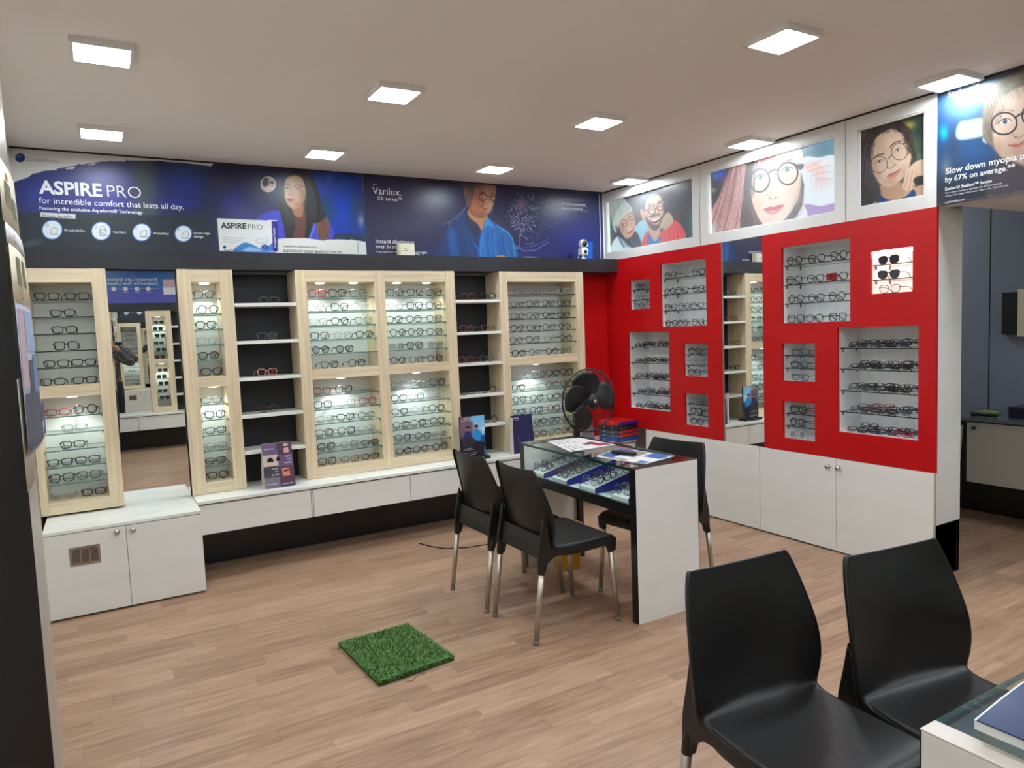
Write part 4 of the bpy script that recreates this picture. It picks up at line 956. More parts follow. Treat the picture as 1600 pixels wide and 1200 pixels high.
cabinet('narrowest beige cabinet, between the tall mirror and the dark shelves', 0.445, 0.773, [(0.525, 0.695)], (0, YF, 0), lights=[(0.61, 1.872, SP), (0.62, 1.20, SP)])
cabinet('wide beige double cabinet with four lit bays, middle of the back wall', 1.173, 2.372, [(1.250, 1.733), (1.811, 2.293)], (0, YF, 0), lights=[(1.36, 1.872, SP), (1.60, 1.872, SP), (1.93, 1.872, SP), (2.17, 1.872, SP), (1.47, 1.20, SP * 1.5), (2.05, 1.20, SP * 1.5)])
cabinet('beige cabinet beside the red corner, behind the fan', 2.765, 3.578, [(2.836, 3.500)], (0, YF, 0), lights=[(3.12, 1.20, SP * 1.3)], edge_u=M_GEDGE_D)

def spread(xs, lim, gap=.141):
    n = len(xs)
    for _ in range(30):
        if lim:
            for i in range(n): xs[i] = min(max(xs[i], lim[0] + .0735), lim[1] - .0735)
        for i in range(n - 1):
            d = xs[i + 1] - xs[i]
            if d < gap: xs[i] -= (gap - d) / 2; xs[i + 1] += (gap - d) / 2
def row(spec, zt, shelf, place, yc=4.99, group=GRP, dark=False, lim=None):
    """spec: list of (pixel x measured on the photo, style code)"""
    n = len(spec); xs = []
    for px, code in spec:      # px measured -> wall x at that depth and height
        py = 600.0
        for _ in range(4):
            P = at_y(px, py, yc); q = CR @ (np.array([P[0], yc, zt + .02]) - CAM); py = q[1] / q[2] * FPX + 600
        xs.append(P[0])
    spread(xs, lim)
    for i, (px, code) in enumerate(spec):
        kind, colour = KIND[code[0]], COLK[code[1]]
        glasses((xs[i], yc + random.uniform(-.012, .008), zt + .0005), R(random.uniform(-6, 6)), kind, colour, glabel(kind, colour, posword(i, n), shelf, place), group, dark)
def rows(U, L_, place, lim, yc=4.99):
    sh = ['top shelf', 'second shelf', 'third shelf', 'fourth shelf', 'fifth shelf', 'lowest ledge']
    for k, sp_ in enumerate(U): row(sp_, (SHELF_U + (FLOOR_U,))[k] + .001, sh[k], 'upper half, ' + place, yc, lim=lim)
    for k, sp_ in enumerate(L_): row(sp_, (SHELF_L + (FLOOR_L,))[k] + .001, sh[k], 'lower half, ' + place, yc, lim=lim)
rows([[(73, 'Rk'), (120, 'Rk')], [(98, 'Rk')], [(101, 'Rk')], [(104, 'Sk')], [(90, 'Rk'), (135, 'Rk')], [(83, 'Rk'), (133, 'Rk')]],
     [[(91, 'Rr'), (133, 'Ok')], [(116, 'Rs')], [(114, 'Rk')], [(90, 'Rk'), (136, 'Rk')], [(92, 'Sk'), (137, 'Sg')], [(98, 'Rs'), (147, 'Rk')]], 'leftmost cabinet', (-.333, -.02))
rows([[(319, 'Pk')], [(325, 'Ok')], [(322, 'Pk')], [(324, 'Rs')], [(326, 'Pk')], [(331, 'Ck')]],
     [[(331, 'Rg')], [(336, 'Ck')], [(337, 'Rk')], [(338, 'Rs')], [(337, 'Rk')], [(341, 'Pk')]], 'narrowest cabinet', (.525, .695))
rows([[(496, 'Sr'), (527, 'Sk'), (560, 'Sg')], [(489, 'Os'), (530, 'Sk'), (563, 'Oc')], [(498, 'Ps'), (531, 'Pk'), (567, 'Pg')], [(499, 'Sk'), (535, 'Ps'), (569, 'Pk')], [(501, 'Ok'), (538, 'Pk')], [(515, 'Ck'), (558, 'Sk')]],
     [[(503, 'Sr'), (537, 'Sk')], [(505, 'Sk'), (541, 'Ss'), (574, 'Sr')], [(509, 'Ps'), (539, 'Ck'), (572, 'Pg')], [(507, 'Sk'), (541, 'Sk'), (573, 'Ps')], [(510, 'Sk'), (546, 'Ps'), (579, 'Rk')], [(511, 'Sk'), (546, 'Rg'), (578, 'Rk')]], 'double cabinet left bay', (1.25, 1.733))
rows([[(617, 'Sk'), (648, 'Sk'), (678, 'Sk')], [(617, 'Os'), (648, 'Sk'), (678, 'Sk')], [(616, 'Pk'), (647, 'Pk'), (679, 'Pk')], [(621, 'Ok'), (649, 'Ok'), (681, 'Pk')], [(619, 'Ps'), (648, 'Sk'), (682, 'Ps')], [(622, 'Ok'), (652, 'Pg'), (679, 'Ok')]],
     [[(623, 'Ss'), (652, 'Ps'), (683, 'Sk')], [(624, 'Sk'), (651, 'Sg'), (680, 'Sc')], [(624, 'Pk'), (655, 'Oc'), (681, 'Sk')], [(626, 'Pk'), (654, 'Pk'), (684, 'Sk')], [(630, 'Pk'), (660, 'Pk'), (690, 'Sc')], [(631, 'Pk'), (658, 'Pk'), (689, 'Sk')]], 'double cabinet right bay', (1.811, 2.293))
rows([[(812, 'Ss'), (836, 'Ss'), (860, 'Ss'), (884, 'Sc')], [(808, 'Rg'), (833, 'Sk'), (857, 'Sk'), (884, 'Sk')], [(808, 'Pk'), (833, 'Sg'), (857, 'Ok'), (882, 'Pk')], [(808, 'Pk'), (833, 'Pk'), (859, 'Sg'), (885, 'Ok')], [(807, 'Sg'), (833, 'Sk'), (860, 'Ss'), (886, 'Ok')], [(810, 'Sk'), (836, 'Sg'), (862, 'Ok'), (887, 'Pg')]],
     [[(818, 'Ss'), (842, 'Sg'), (866, 'Sk'), (892, 'Sk')], [(809, 'Sk'), (835, 'Sc'), (863, 'Sg'), (889, 'Sk')], [(812, 'Sk'), (838, 'Sk'), (864, 'Sk'), (890, 'Pk')], [(811, 'Pk'), (839, 'Sk'), (866, 'Sk'), (890, 'Sg')], [(845, 'Ok'), (866, 'Pk'), (888, 'Sg')], [(846, 'Ok'), (866, 'Sg'), (890, 'Pk')]], 'cabinet behind fan', (2.836, 3.5))

# ------------------------------------------------------------------ dark open shelves between the cabinets
def dark_shelves(label, x0, x1, zs, loc=(0, YF, 0), rotz=0.0):
    t = thing('shelf_unit', label, 'shelves', loc, rotz, 'dark open shelf units')
    part('back_panel', MB().box(x0, x1, 0.236, 0.242, 0.511, 1.957), M_DARK, t)
    part('head_strip', MB().box(x0, x1, 0.19, 0.236, 1.944, 1.956), M_GREYCAP, t)
    for z in zs: part('shelf', MB().box(x0 + .001, x1 - .001, 0.0, 0.234, z - 0.022, z), M_WHITE2, t, bevel=.001)
    return t
ZN = (1.738, 1.490, 1.247, 0.998, 0.757)
dark_shelves('dark open shelves with five pale boards, left of the double cabinet', 0.773, 1.173, ZN)
dark_shelves('dark open shelves with five pale boards, right of the double cabinet', 2.372, 2.765, ZN)
for zt, spec, sh in ((ZN[0], [(420, 'Rg')], 'top board'), (ZN[1], [(417, 'Sg')], 'second board'), (ZN[2], [(417, 'Cp')], 'third board'), (ZN[3], [(420, 'Ob')], 'fourth board')):
    row(spec, zt, sh, 'dark shelves left of double cabinet', 4.98, 'eyeglasses on the dark shelves')
for zt, spec, sh in ((ZN[0], [(731, 'Sb'), (763, 'Sk')], 'top board'), (ZN[1], [(730, 'St'), (762, 'Pt')], 'second board'), (ZN[2], [(727, 'Ot'), (761, 'Sg')], 'third board'), (ZN[3], [(730, 'Sk'), (764, 'Sk')], 'fourth board'), (ZN[4], [(766, 'Ok')], 'lowest board')):
    row(spec, zt, sh, 'dark shelves right of double cabinet', 4.98, 'eyeglasses on the dark shelves')

# ------------------------------------------------------------------ tall mirror, white box below, back counter
t = thing('tall_mirror', 'tall frameless mirror between the two leftmost beige cabinets', 'mirror', (0.25, 4.98, 0.498))
part('mirror_glass', MB().box(0.058, 0.437, 4.98, 4.984, 0.499, 1.949), M_MIRROR, t, world=True)
part('backing', MB().box(0.057, 0.445, 4.985, 5.02, 0.499, 1.957).box(0.437, 0.4445, 4.972, 4.985, 0.499, 1.957), M_BLACK, t, world=True)

t = thing('base_cabinet', 'white two door floor cabinet with a brown vent grille, under the leftmost shelves', 'cabinet', (0.05, 4.52, 0))
part('body', MB().box(-0.345, 0.442, 4.537, 5.158, 0.012, 0.478), M_WHITE, t, world=True)
part('worktop', MB().box(-0.347, 0.4435, 4.516, 5.158, 0.480, 0.498), M_WHITE2, t, world=True, bevel=.001)
for k, (a, b_) in enumerate(((-0.345, 0.046), (0.049, 0.442))):
    d = part('door', MB().box(a, b_, 4.519, 4.536, 0.012, 0.476), M_WHITE, t, world=True, bevel=.0015)
    kx = 0.0015 if k == 0 else 0.082
    part('knob', MB().lathe([(0, -.030), (.011, -.029), (.016, -.021), (.013, -.013), (.007, -.008), (.007, 0.0)], (kx, 4.519, 0.450), 16, axis='y'), M_STEEL, d, True, world=True)
v = MB()
v.box(-0.232, -0.085, 4.515, 4.5185, 0.384, 0.397).box(-0.232, -0.085, 4.515, 4.5185, 0.294, 0.307).box(-0.232, -0.220, 4.515, 4.5185, 0.307, 0.384).box(-0.097, -0.085, 4.515, 4.5185, 0.307, 0.384)
for a in (-0.183, -0.140): v.box(a, a + .008, 4.515, 4.5185, 0.307, 0.384)
for k in range(9): v.box(-0.22, -0.097, 4.516, 4.5185, 0.309 + .0083 * k, 0.3125 + .0083 * k)
g = part('vent_grille', v, mat('bronze_grille', (150, 132, 116), .45, .4), t, world=True)
part('vent_gap', MB().box(-0.22, -0.097, 4.5182, 4.5188, 0.307, 0.384), M_BLACK, g, world=True)

def long_counter(label, x0, x1, loc, rotz, seams, handleless=True):
    t = thing('wall_counter', label, 'counter', loc, rotz)
    part('countertop', MB().box(x0, x1, -0.20, 0.238, 0.488, 0.509), M_WHITE2, t, bevel=.0015)
    part('carcass', MB().box(x0 + .002, x1 - .002, -0.168, 0.17, 0.300, 0.484), M_BLACK, t)
    for a, b_ in zip(seams[:-1], seams[1:]):
        part('drawer_front', MB().box(a + .002, b_ - .002, -0.188, -0.170, 0.293, 0.478), M_WHITE, t, bevel=.001)
    return t
long_counter('long white wall counter with floating drawers under the back cabinets', 0.4445, 3.952, (0, YF, 0), 0.0, [0.446, 1.146, 1.160, 1.855, 2.56, 3.25, 3.95][0:2] + [1.158, 1.855, 2.56, 3.25, 3.95])
# ------------------------------------------------------------------ niches in the red wall
NPL = {'N1': 'small niche nearest the corner', 'N2': 'upper niche left of mirror', 'N3': 'tall lower niche', 'N4': 'upper small niche left of mirror', 'N5': 'lower small niche left of mirror',
       'N6': 'upper niche right of mirror', 'N7': 'glowing pink niche', 'N8': 'middle small niche right of mirror', 'N9': 'lower small niche right of mirror', 'N10': 'biggest niche'}
NSH = {'N1': (1.790, 1.705), 'N2': (1.852, 1.726, 1.597), 'N3': (1.304, 1.170, 1.034, 0.902), 'N4': (1.247, 1.162), 'N5': (0.860, 0.775), 'N6': (1.846, 1.720, 1.596), 'N7': (1.790, 1.704),
       'N8': (1.251, 1.167), 'N9': (0.860, 0.775), 'N10': (1.302, 1.171, 1.038, 0.905)}
M_NLIT = mat('niche_white_board', (236, 226, 222), .4)
for key, (ya, yb, za, zb) in NICHES.items():
    t = thing('wall_niche', 'white lined display niche in the red wall, the ' + NPL[key], 'niche', (XR + .02, (ya + yb) / 2, za), 0, 'niches in the red wall')
    mm = M_NLIT if key == 'N7' else M_NICHE
    x0, x1 = XR + 0.0205, 4.190; e = 0.004
    mb = MB(); mb.box(x1, x1 + .005, yb, ya, za, zb)
    mb.box(x0, x1, ya, ya + e, za - e, zb + e).box(x0, x1, yb - e, yb, za - e, zb + e).box(x0, x1, yb, ya, zb, zb + e).box(x0, x1, yb, ya, za - e, za)
    part('lining', mb, mm, t, world=True)
    for z in NSH[key]: part('shelf', MB().box(XR + .024, x1 - .002, yb + .001, ya - .001, z - .006, z, 0, 1), [M_GLASS, M_GEDGE_D], t, world=True)
    for z in NSH[key]:
        pn = MB()
        for yy in (ya - .004, yb + .004):
            for xx in (XR + .05, 4.14): pn.cyl((xx, yy - .004, z - .012), (xx, yy + .004, z - .012), .005, n=8).box(xx - .004, xx + .004, yy - .004, yy + .004, z - .026, z - .0065)
        part('shelf_bracket', pn, M_GREYCAP, t, world=True)
    if key == 'N7':
        part('lamp_strip', MB().box(4.00, 4.12, yb + .03, ya - .03, zb - .008, zb - .001), mat('niche_lamp', (255, 240, 236), .4, emit=(255, 226, 220), strength=14), t, world=True)
SHN = ['top shelf', 'second shelf', 'third shelf', 'fourth shelf']
def nrow(key, level, spec, dark=False, tilt=0.0, kinds=None):
    zt = (NSH[key] + (NICHES[key][2],))[level]; sh = SHN[level] if level < len(NSH[key]) else 'niche floor'
    n = len(spec); ys = []
    for px, code in spec:
        X = 4.035; py = 600.0
        for _ in range(4):
            P = at_x(px, py, X); q = CR @ (np.array([X, P[1], zt + .02]) - CAM); py = q[1] / q[2] * FPX + 600
        ys.append(-P[1])
    spread(ys, (-NICHES[key][0], -NICHES[key][1]))
    for i, (px, code) in enumerate(spec):
        X = 4.035; yy = -ys[i]
        glasses((X - .04 + random.uniform(-.01, .01), yy, zt + .0005), R(-90 + random.uniform(-6, 6)), KIND[code[0]], COLK[code[1]],
                glabel(KIND[code[0]], COLK[code[1]], posword(i, n), sh, NPL[key], 'sunglasses' if dark and level < 2 else 'glasses'), 'eyeglasses in the red wall niches', dark and level < 2)
nrow('N1', 0, [(1006, 'Pk')]); nrow('N1', 1, [(1006, 'Rs')]); nrow('N1', 2, [(1006, 'Sg')])
nrow('N2', 0, [(1048, 'Sk'), (1074, 'Rs'), (1096, 'Pk')]); nrow('N2', 1, [(1047, 'Pk'), (1073, 'Pk'), (1098, 'Pk')]); nrow('N2', 2, [(1048, 'Sk'), (1072, 'Sg'), (1096, 'Pk')]); nrow('N2', 3, [(1047, 'Pk'), (1072, 'Pk'), (1096, 'Sk')])
nrow('N4', 0, [(1093, 'Pk')]); nrow('N4', 1, [(1092, 'Ss')]); nrow('N4', 2, [(1092, 'Sk')])
nrow('N5', 0, [(1094, 'Ss')]); nrow('N5', 1, [(1094, 'Sk')]); nrow('N5', 2, [(1095, 'Sk')])
nrow('N6', 0, [(1246, 'Ok'), (1282, 'Pk'), (1318, 'Ok')]); nrow('N6', 1, [(1245, 'Sk'), (1281, 'Pk'), (1316, 'Pk')]); nrow('N6', 2, [(1250, 'Ok'), (1282, 'Pk'), (1315, 'Ok')]); nrow('N6', 3, [(1246, 'Sk'), (1280, 'Pk'), (1314, 'Sk')])
nrow('N7', 0, [(1394, 'Pk')], True); nrow('N7', 1, [(1395, 'Ck')], True); nrow('N7', 2, [(1397, 'Pg')], True)
nrow('N8', 0, [(1256, 'Rg')]); nrow('N8', 1, [(1256, 'Rk')]); nrow('N8', 2, [(1256, 'Rg')])
nrow('N9', 0, [(1254, 'Sk')]); nrow('N9', 1, [(1254, 'Ok')]); nrow('N9', 2, [(1254, 'Oc')])
# little red card among the glasses
t = thing('brand_card', 'small red card on the second shelf of the upper niche right of mirror', 'card', (4.02, 2.87, 1.7265))
part('card', MB().box(4.018, 4.020, 2.835, 2.905, 1.727, 1.772), M_RED, t, world=True)
part('foot', MB().box(4.018, 4.05, 2.845, 2.895, 1.727, 1.729), M_WPLAS, t, world=True)
# heaps of folded glasses: two loose layers on each shelf
def heap(key, level, n, colours):
    ya, yb = NICHES[key][0], NICHES[key][1]
    zt = (NSH[key] + (NICHES[key][2],))[level]; sh = SHN[level] if level < len(NSH[key]) else 'niche floor'
    base = (n + 1) // 2 + 1
    ys = sorted([ya - .085 - (ya - yb - .17) * (i + random.uniform(-.2, .2)) / (n - 1) for i in range(n)], reverse=True)
    for i, yy in enumerate(ys):
        yy = min(max(yy, yb + .08), ya - .08)
        up = i % 2
        code = colours[i % len(colours)]; kd = 'RPSVR'[(i * 3 + level) % 5]
        glasses((4.00 + .05 * up + random.uniform(-.012, .012), yy, zt + .004 + .013 * up), R(-90 + random.uniform(-14, 14)), KIND[kd], COLK[code],
                glabel(KIND[kd], COLK[code], posword(i, n), sh, NPL[key], 'folded glasses'), 'folded eyeglasses heaped in the red wall', folded=True, tilt=R(-52 + random.uniform(-8, 8)))
for lv in range(5): heap('N3', lv, 6, 'kgkbkk')
for lv, cs in enumerate(('kkgkkgkn', 'kkkgkbkk', 'gkgkkbkn', 'gbkrkngk', 'bkkbnkrk')): heap('N10', lv, 8, cs)

# second tall mirror
t = thing('tall_mirror', 'tall frameless mirror between the two red panels', 'mirror', (XR + .01, 3.54, 0.607))
part('mirror_glass', MB().box(XR + .006, XR + .01, 3.353, 3.716, 0.6075, 2.067), M_MIRROR, t, world=True)
part('backing', MB().box(XR + .0105, XR + .03, 3.352, 3.724, 0.6075, 2.067).box(XR + .002, XR + .0105, 3.716, 3.7235, 0.6075, 2.067), M_GREYCAP, t, world=True)

# low white cabinets under the red wall
def low_unit(label, ya, yb, doors, knobs):
    t = thing('base_cabinet', label, 'cabinet', (XR + .02, (ya + yb) / 2, 0), 0, 'low white cabinets under the red wall')
    part('carcass', MB().box(XR + .019, 4.19, yb, ya, 0.010, 0.603), M_WHITE, t, world=True)
    for (a, b_), kn in zip(doors, knobs):
        d = part('door', MB().box(XR, XR + .018, b_ + .0015, a - .0015, 0.010, 0.6045), M_WHITE, t, world=True, bevel=.0012)
        if kn: part('knob', MB().cyl((XR - .016, kn, .549), (XR, kn, .549), .006, n=12).lathe([(0, 0)], (0, 0, 0), 3).cyl((XR - .028, kn, .549), (XR - .012, kn, .549), .013, .016, 16), M_STEEL, d, True, world=True)
low_unit('white low cabinet with two knobs under the nearer red panel', 3.396, 2.190, [(3.396, 2.797), (2.797, 2.190)], [2.846, 2.772])
low_unit('white low cabinet under the mirror and the farther red panel, behind the display counter', 4.60, 3.397, [(4.60, 3.998), (3.998, 3.397)], [None, None])
tag(obj('edge_strip', MB().box(XR + .0005, XR + .0105, 2.183, 2.1895, 0.003, 0.605).mesh('edge_strip', mat('raw_board_edge', (176, 158, 138), .6))), 'thin brownish board edge at the end of the white low cabinet', 'edge strip')
# ------------------------------------------------------------------ chairs
def chair_mesh():
    # profile from the top of the back down to the front lip: (x forward, z, half width, wrap forward at the edge, edge drop)
    prof = [(-0.001, 0.832, .177, .010, 0), (-0.001, 0.822, .186, .012, 0), (0.003, 0.77, .204, .022, 0), (0.012, 0.69, .221, .036, 0), (0.026, 0.61, .234, .044, 0), (0.040, 0.54, .233, .040, 0),
            (0.052, 0.495, .224, .028, 0.0), (0.068, 0.466, .212, .013, .0), (0.095, 0.452, .203, .004, .004), (0.13, 0.446, .205, 0, .006), (0.20, 0.443, .207, 0, .006), (0.29, 0.444, .209, 0, .004),
            (0.37, 0.449, .209, 0, .002), (0.425, 0.450, .207, 0, 0), (0.452, 0.444, .204, 0, 0), (0.462, 0.430, .203, 0, 0), (0.464, 0.395, .203, 0, 0)]
    U = [-1, -.93, -.78, -.55, -.28, 0, .28, .55, .78, .93, 1]
    mb = MB(); nU = len(U) + 2
    for j, (x, z, w_, wrap, dr) in enumerate(prof):
        row_ = []
        for u in U:
            crown = -.010 * (1 - u * u) if j == 0 else (-.008 * (1 - u * u) if j == 1 else 0)     # concave top edge
            dish = .008 * (u * u) if 8 <= j <= 13 else 0
            row_.append((x + wrap * u * u * 1.3, u * w_, z + crown * .9 + dish))
        # skirts: behind the back's edges, below the seat's edges
        l, r_ = row_[0], row_[-1]
        if j < 6: sk = [(l[0] - .020, l[1] + .004, l[2] - .002), (r_[0] - .020, r_[1] - .004, r_[2] - .002)]
        else:
            t = min(1, (j - 5) / 4); dz = .055 * t if j < 14 else .02
            sk = [(l[0] - .018 * (1 - t), l[1] - .002, l[2] - .004 - dz), (r_[0] - .018 * (1 - t), r_[1] + .002, r_[2] - .004 - dz)]
        mb.v += [sk[0]] + row_ + [sk[1]]
    for j in range(len(prof) - 1):
        for i in range(nU - 1):
            a = j * nU + i; mb.f.append((a, a + nU, a + nU + 1, a + 1)); mb.m.append(0)
    return mb
def make_chair(label, loc, rotz, group='black chairs with steel legs'):
    """local origin on the floor under the middle of the back, facing +x"""
    t = thing('dining_chair', label, 'chair', loc, rotz, group)
    me = chair_mesh().mesh('shell', M_PLASTIC, True, False)
    sh = obj('shell', me, t)
    md = sh.modifiers.new('thickness', 'SOLIDIFY'); md.thickness = 0.007; md.offset = -1
    md = sh.modifiers.new('smooth', 'SUBSURF'); md.levels = 1; md.render_levels = 2
    for sy in (-1, 1):
        # side apron: runs down from the back's edge to the rear leg, arches under the seat, ends at the front leg
        so = MB().prism([(.036, .60), (.020, .52), (.002, .44), (-.004, .335), (.036, .335), (.050, .378), (.090, .402), (.20, .412), (.36, .410), (.405, .395), (.418, .365), (.460, .365), (.466, .43), (.43, .449), (.20, .441), (.12, .446), (.085, .462), (.066, .50), (.056, .56)],
                        min(sy * .187, sy * .207), max(sy * .187, sy * .207), 'y')
        so.tube([(.024, sy * .199, .40), (.017, sy * .200, .36), (.014, sy * .201, .328)], [.010, .0165, .0170], False, 12)
        so.tube([(.437, sy * .186, .42), (.439, sy * .187, .38), (.440, sy * .1875, .358)], [.010, .0165, .0170], False, 12)
        part('side_apron', so, M_PLASTIC, t, False, bevel=.004)
    so = MB().prism([(.036, .505), (.024, .455), (.014, .40), (.020, .398), (.031, .453), (.041, .50)], -.190, .190, 'y')
    part('rear_apron', so, M_PLASTIC, t)
    feet = []
    for (xa, za, xb, sy, ya) in ((0.016, .345, -.030, -1, .2013), (0.016, .345, -.030, 1, .2013), (0.438, .385, .462, -1, .187), (0.438, .385, .462, 1, .187)):
        top = Vector((xa, sy * ya, za)); bot = Vector((xb, sy * .203, 0.012))
        lg = part('leg', MB().cyl(top, bot, .0145, .0125, 14), M_CHROME, t, True)
        d = (bot - top).normalized()
        part('foot_cap', MB().cyl(bot - d * .006, bot + d * .0115, .0142, .0142, 14), M_GREYCAP, lg, True)
    return t
ch1 = make_chair('black chair nearest the camera of the two in front of the display counter', (1.715, 2.985, 0), 0.0)
ch2 = copy_tree(ch1); ch2.location = (1.700, 3.462, 0); ch2.rotation_euler = (0, 0, R(1)); ch2['label'] = 'black chair partly hidden behind another, nearer the back wall, at the display counter'
ch3 = copy_tree(ch1); ch3.location = (2.835, 3.015, 0); ch3.rotation_euler = (0, 0, R(188)); ch3['label'] = 'black chair behind the display counter, facing it from the red wall side'
ch4 = copy_tree(ch1); ch4.location = (1.502, 1.372, 0); ch4.rotation_euler = (0, 0, R(-95)); ch4['label'] = 'large black chair at the near counter, left one of the two'
ch5 = copy_tree(ch1); ch5.location = (1.932, 1.193, 0); ch5.rotation_euler = (0, 0, R(-98)); ch5['label'] = 'large black chair at the near counter, right one of the two beside the white cabinets'

# ------------------------------------------------------------------ glass display counters
M_TRIM_REFL = mat('black_trim_red_reflection', (62, 34, 38), 0.15)  # black trim with the red wall's reflection put into its colour
def display_counter(label, loc, rotz, L_, W=0.420, Hc=0.789, trim=None):
    """local: x across (0 = customer side), y along 0..L_, z up"""
    t = thing('display_counter', label, 'display counter', loc, rotz)
    trim = trim or M_TRIM_REFL
    for y0, y1, post in ((0.0, 0.046, 1), (L_ - 0.046, L_, -1)):
        q = part('end_panel', MB().box(0.003, W - .003, y0, y1, 0, Hc - .003), M_WHITE, t)
        part('edge_band', MB().box(0.0, 0.0028, y0, y1, 0, Hc - .003), M_BLACK, q)
        part('edge_band', MB().box(W - 0.0028, W, y0, y1, 0, Hc - .003), M_BLACK, q)
        part('top_trim', MB().box(0.0, W, y0, y1, Hc - .0025, Hc), trim, q)
    part('inner_post', MB().box(W - .035, W - .002, L_ - .076, L_ - .0465, 0, .545), M_BLACK, t)
    a, b_ = 0.0465, L_ - 0.0465
    part('front_rail', MB().box(0.0, 0.018, a, b_, 0.546, 0.600).box(W - .018, W, a, b_, 0.546, 0.60), M_BLACK, t)
    part('deck', MB().box(0.018, W - .018, a, b_, 0.575, 0.596), mat('mint_white_board', (216, 228, 224), .3), t)
    part('glass_top', MB().box(0.0, W, a, b_, Hc - .014, Hc, 0, 1), [M_GLASS, M_GTHICK], t)
    part('glass_front', MB().box(0.003, 0.009, a, b_, 0.601, Hc - .0145), M_GLASS, t)
    part('glass_rear', MB().box(W - .008, W - .003, a, b_, 0.601, Hc - .0145), M_GLASS, t)
    return t
display_counter('glass topped display counter with white end panels, in the middle of the shop', (2.222, 2.672, 0), 0.0, 1.106)
M_TRAY = mat('tray_white', (222, 232, 228), .4); M_TRAYB = mat('tray_blue', (34, 38, 130), .4)
TY = ((2.755, 2.895, 'nearest the camera'), (3.035, 3.185, 'second from the camera'), (3.302, 3.462, 'third from the camera'), (3.545, 3.695, 'farthest from the camera'))
for ti, (y0, y1, nm) in enumerate(TY):
    x0, x1 = 2.242, 2.60; z0 = 0.5975
    t = thing('glasses_tray', 'sloping white tray with blue sides inside the display counter, ' + nm, 'tray', (x0, (y0 + y1) / 2, z0), 0, 'trays inside the display counter')
    hh = lambda x: 0.620 + (x - x0) * 0.20
    part('tray_board', MB().prism([(x0, z0), (x1, z0), (x1, hh(x1)), (x0, hh(x0))], y0 + .002, y1 - .002, 'y'), M_TRAY, t, world=True)
    sd = MB()
    for yy in (y0, y1): sd.prism([(x0 + .004, z0), (x1, z0), (x1, hh(x1) + .014), (x0 + .004, hh(x0) + .004)], yy - .002, yy + .002, 'y')
    part('side_board', sd, M_TRAYB, t, world=True)
    n = 7
    for k in range(n):
        x = x0 + .022 + k * .045; code = 'gskgksg'[(k + ti) % 7]; kd = 'PSRPO'[(k * 2 + ti) % 5]
        glasses((x, (y0 + y1) / 2 + random.uniform(-.004, .004), hh(x + .006) + .003), R(-90 + random.uniform(-5, 5)), KIND[kd], COLK[code],
                '%s %s glasses, %s from the front in the tray %s' % (COLK[code], KW.get(KIND[kd], KIND[kd]), ORD[k], nm), 'eyeglasses in the display counter trays', folded=True, tilt=R(-14))

def sheet_thing(name, label, cat, pts, z, thick, mats_fn, group=None):
    """flat sheet lying at height z, its four corners given clockwise"""
    c = np.mean(pts, 0); t = thing(name, label, cat, (c[0], c[1], z), 0, group)
    part('sheet', MB().prism([(p[0], p[1]) for p in pts], z, z + thick, 'z'), mats_fn, t, world=True)
    return t
ZC = 0.7895
def quad_patch(t, nm, pts, u0, u1, v0, v1, z, material, name='printed_block'):
    """printed block inside the quad (u along pts0->pts1, v along pts0->pts3)"""
    A, B, C_, D = [np.array(p, float) for p in pts]
    f_ = lambda u, v: (A * (1 - u) + B * u) * (1 - v) + (D * (1 - u) + C_ * u) * v
    part(name, MB().prism([tuple(f_(u, v)) for u, v in ((u0, v0), (u1, v0), (u1, v1), (u0, v1))], z, z + .0006, 'z'), material, t, world=True)
P1 = [(2.265, 3.285), (2.375, 3.70), (2.60, 3.67), (2.60, 3.30)]
t = sheet_thing('price_chart', 'white laminated chart lying on the far half of the display counter glass', 'chart', P1, ZC, .0015, mat('laminated_paper', (238, 234, 230), .25))
for (u0, u1, v0, v1, m_) in ((.08, .5, .70, .86, mat('print_magenta', (150, 40, 80), .4)), (.05, .3, .88, .95, mat('print_maroon', (96, 36, 40), .4)), (.3, .42, .55, .75, mat('print_brown', (110, 84, 66), .4)),
                             (.6, .93, .10, .13, M_TEXTG), (.6, .93, .22, .25, M_TEXTG), (.55, .9, .36, .39, M_TEXTG), (.1, .45, .10, .12, M_TEXTG), (.1, .45, .2, .22, M_TEXTG), (.1, .4, .32, .34, M_TEXTG), (.5, .9, .5, .52, M_TEXTG), (.02, .07, .02, .12, mat('print_maroon', (96, 36, 40), .4)), (.86, .97, .04, .09, M_TEXTD)):
    quad_patch(t, '', P1, u0, u1, v0, v1, ZC + .0016, m_)
P2 = [(2.285, 3.07), (2.545, 3.19), (2.60, 2.80), (2.345, 2.735)]
t = sheet_thing('brochure', 'blue and white brochure spread lying on the near half of the display counter', 'brochure', P2, ZC, .002, mat('brochure_paper', (226, 226, 220), .3))
M_PB = mat('print_blue', (40, 96, 168), .35)
for (u0, u1, v0, v1, m_) in ((.12, .98, .02, .30, M_PB), (.35, .95, .34, .58, mat('print_grey_photo', (128, 128, 128), .4)), (.55, .98, .66, .97, M_PB), (.02, .2, .80, .97, M_PB), (.05, .12, .1, .6, M_TEXTG)):
    quad_patch(t, '', P2, u0, u1, v0, v1, ZC + .0021, m_)
t = thing('spectacle_case', 'slim dark brown spectacle case lying on the blue brochure', 'case', (2.42, 3.0, ZC + .003), R(-68))
part('body', MB().tube([(-.078, 0, .010), (-.070, 0, .012), (-.03, 0, .013), (.03, 0, .013), (.070, 0, .012), (.078, 0, .010)], [.004, .010, .012, .012, .010, .004], False, 12), mat('dark_brown_leather', (44, 26, 26), .3), t, True)
part('seam', MB().box(-.07, .07, -.0128, .0128, .0125, .0135), M_BLACK, t)

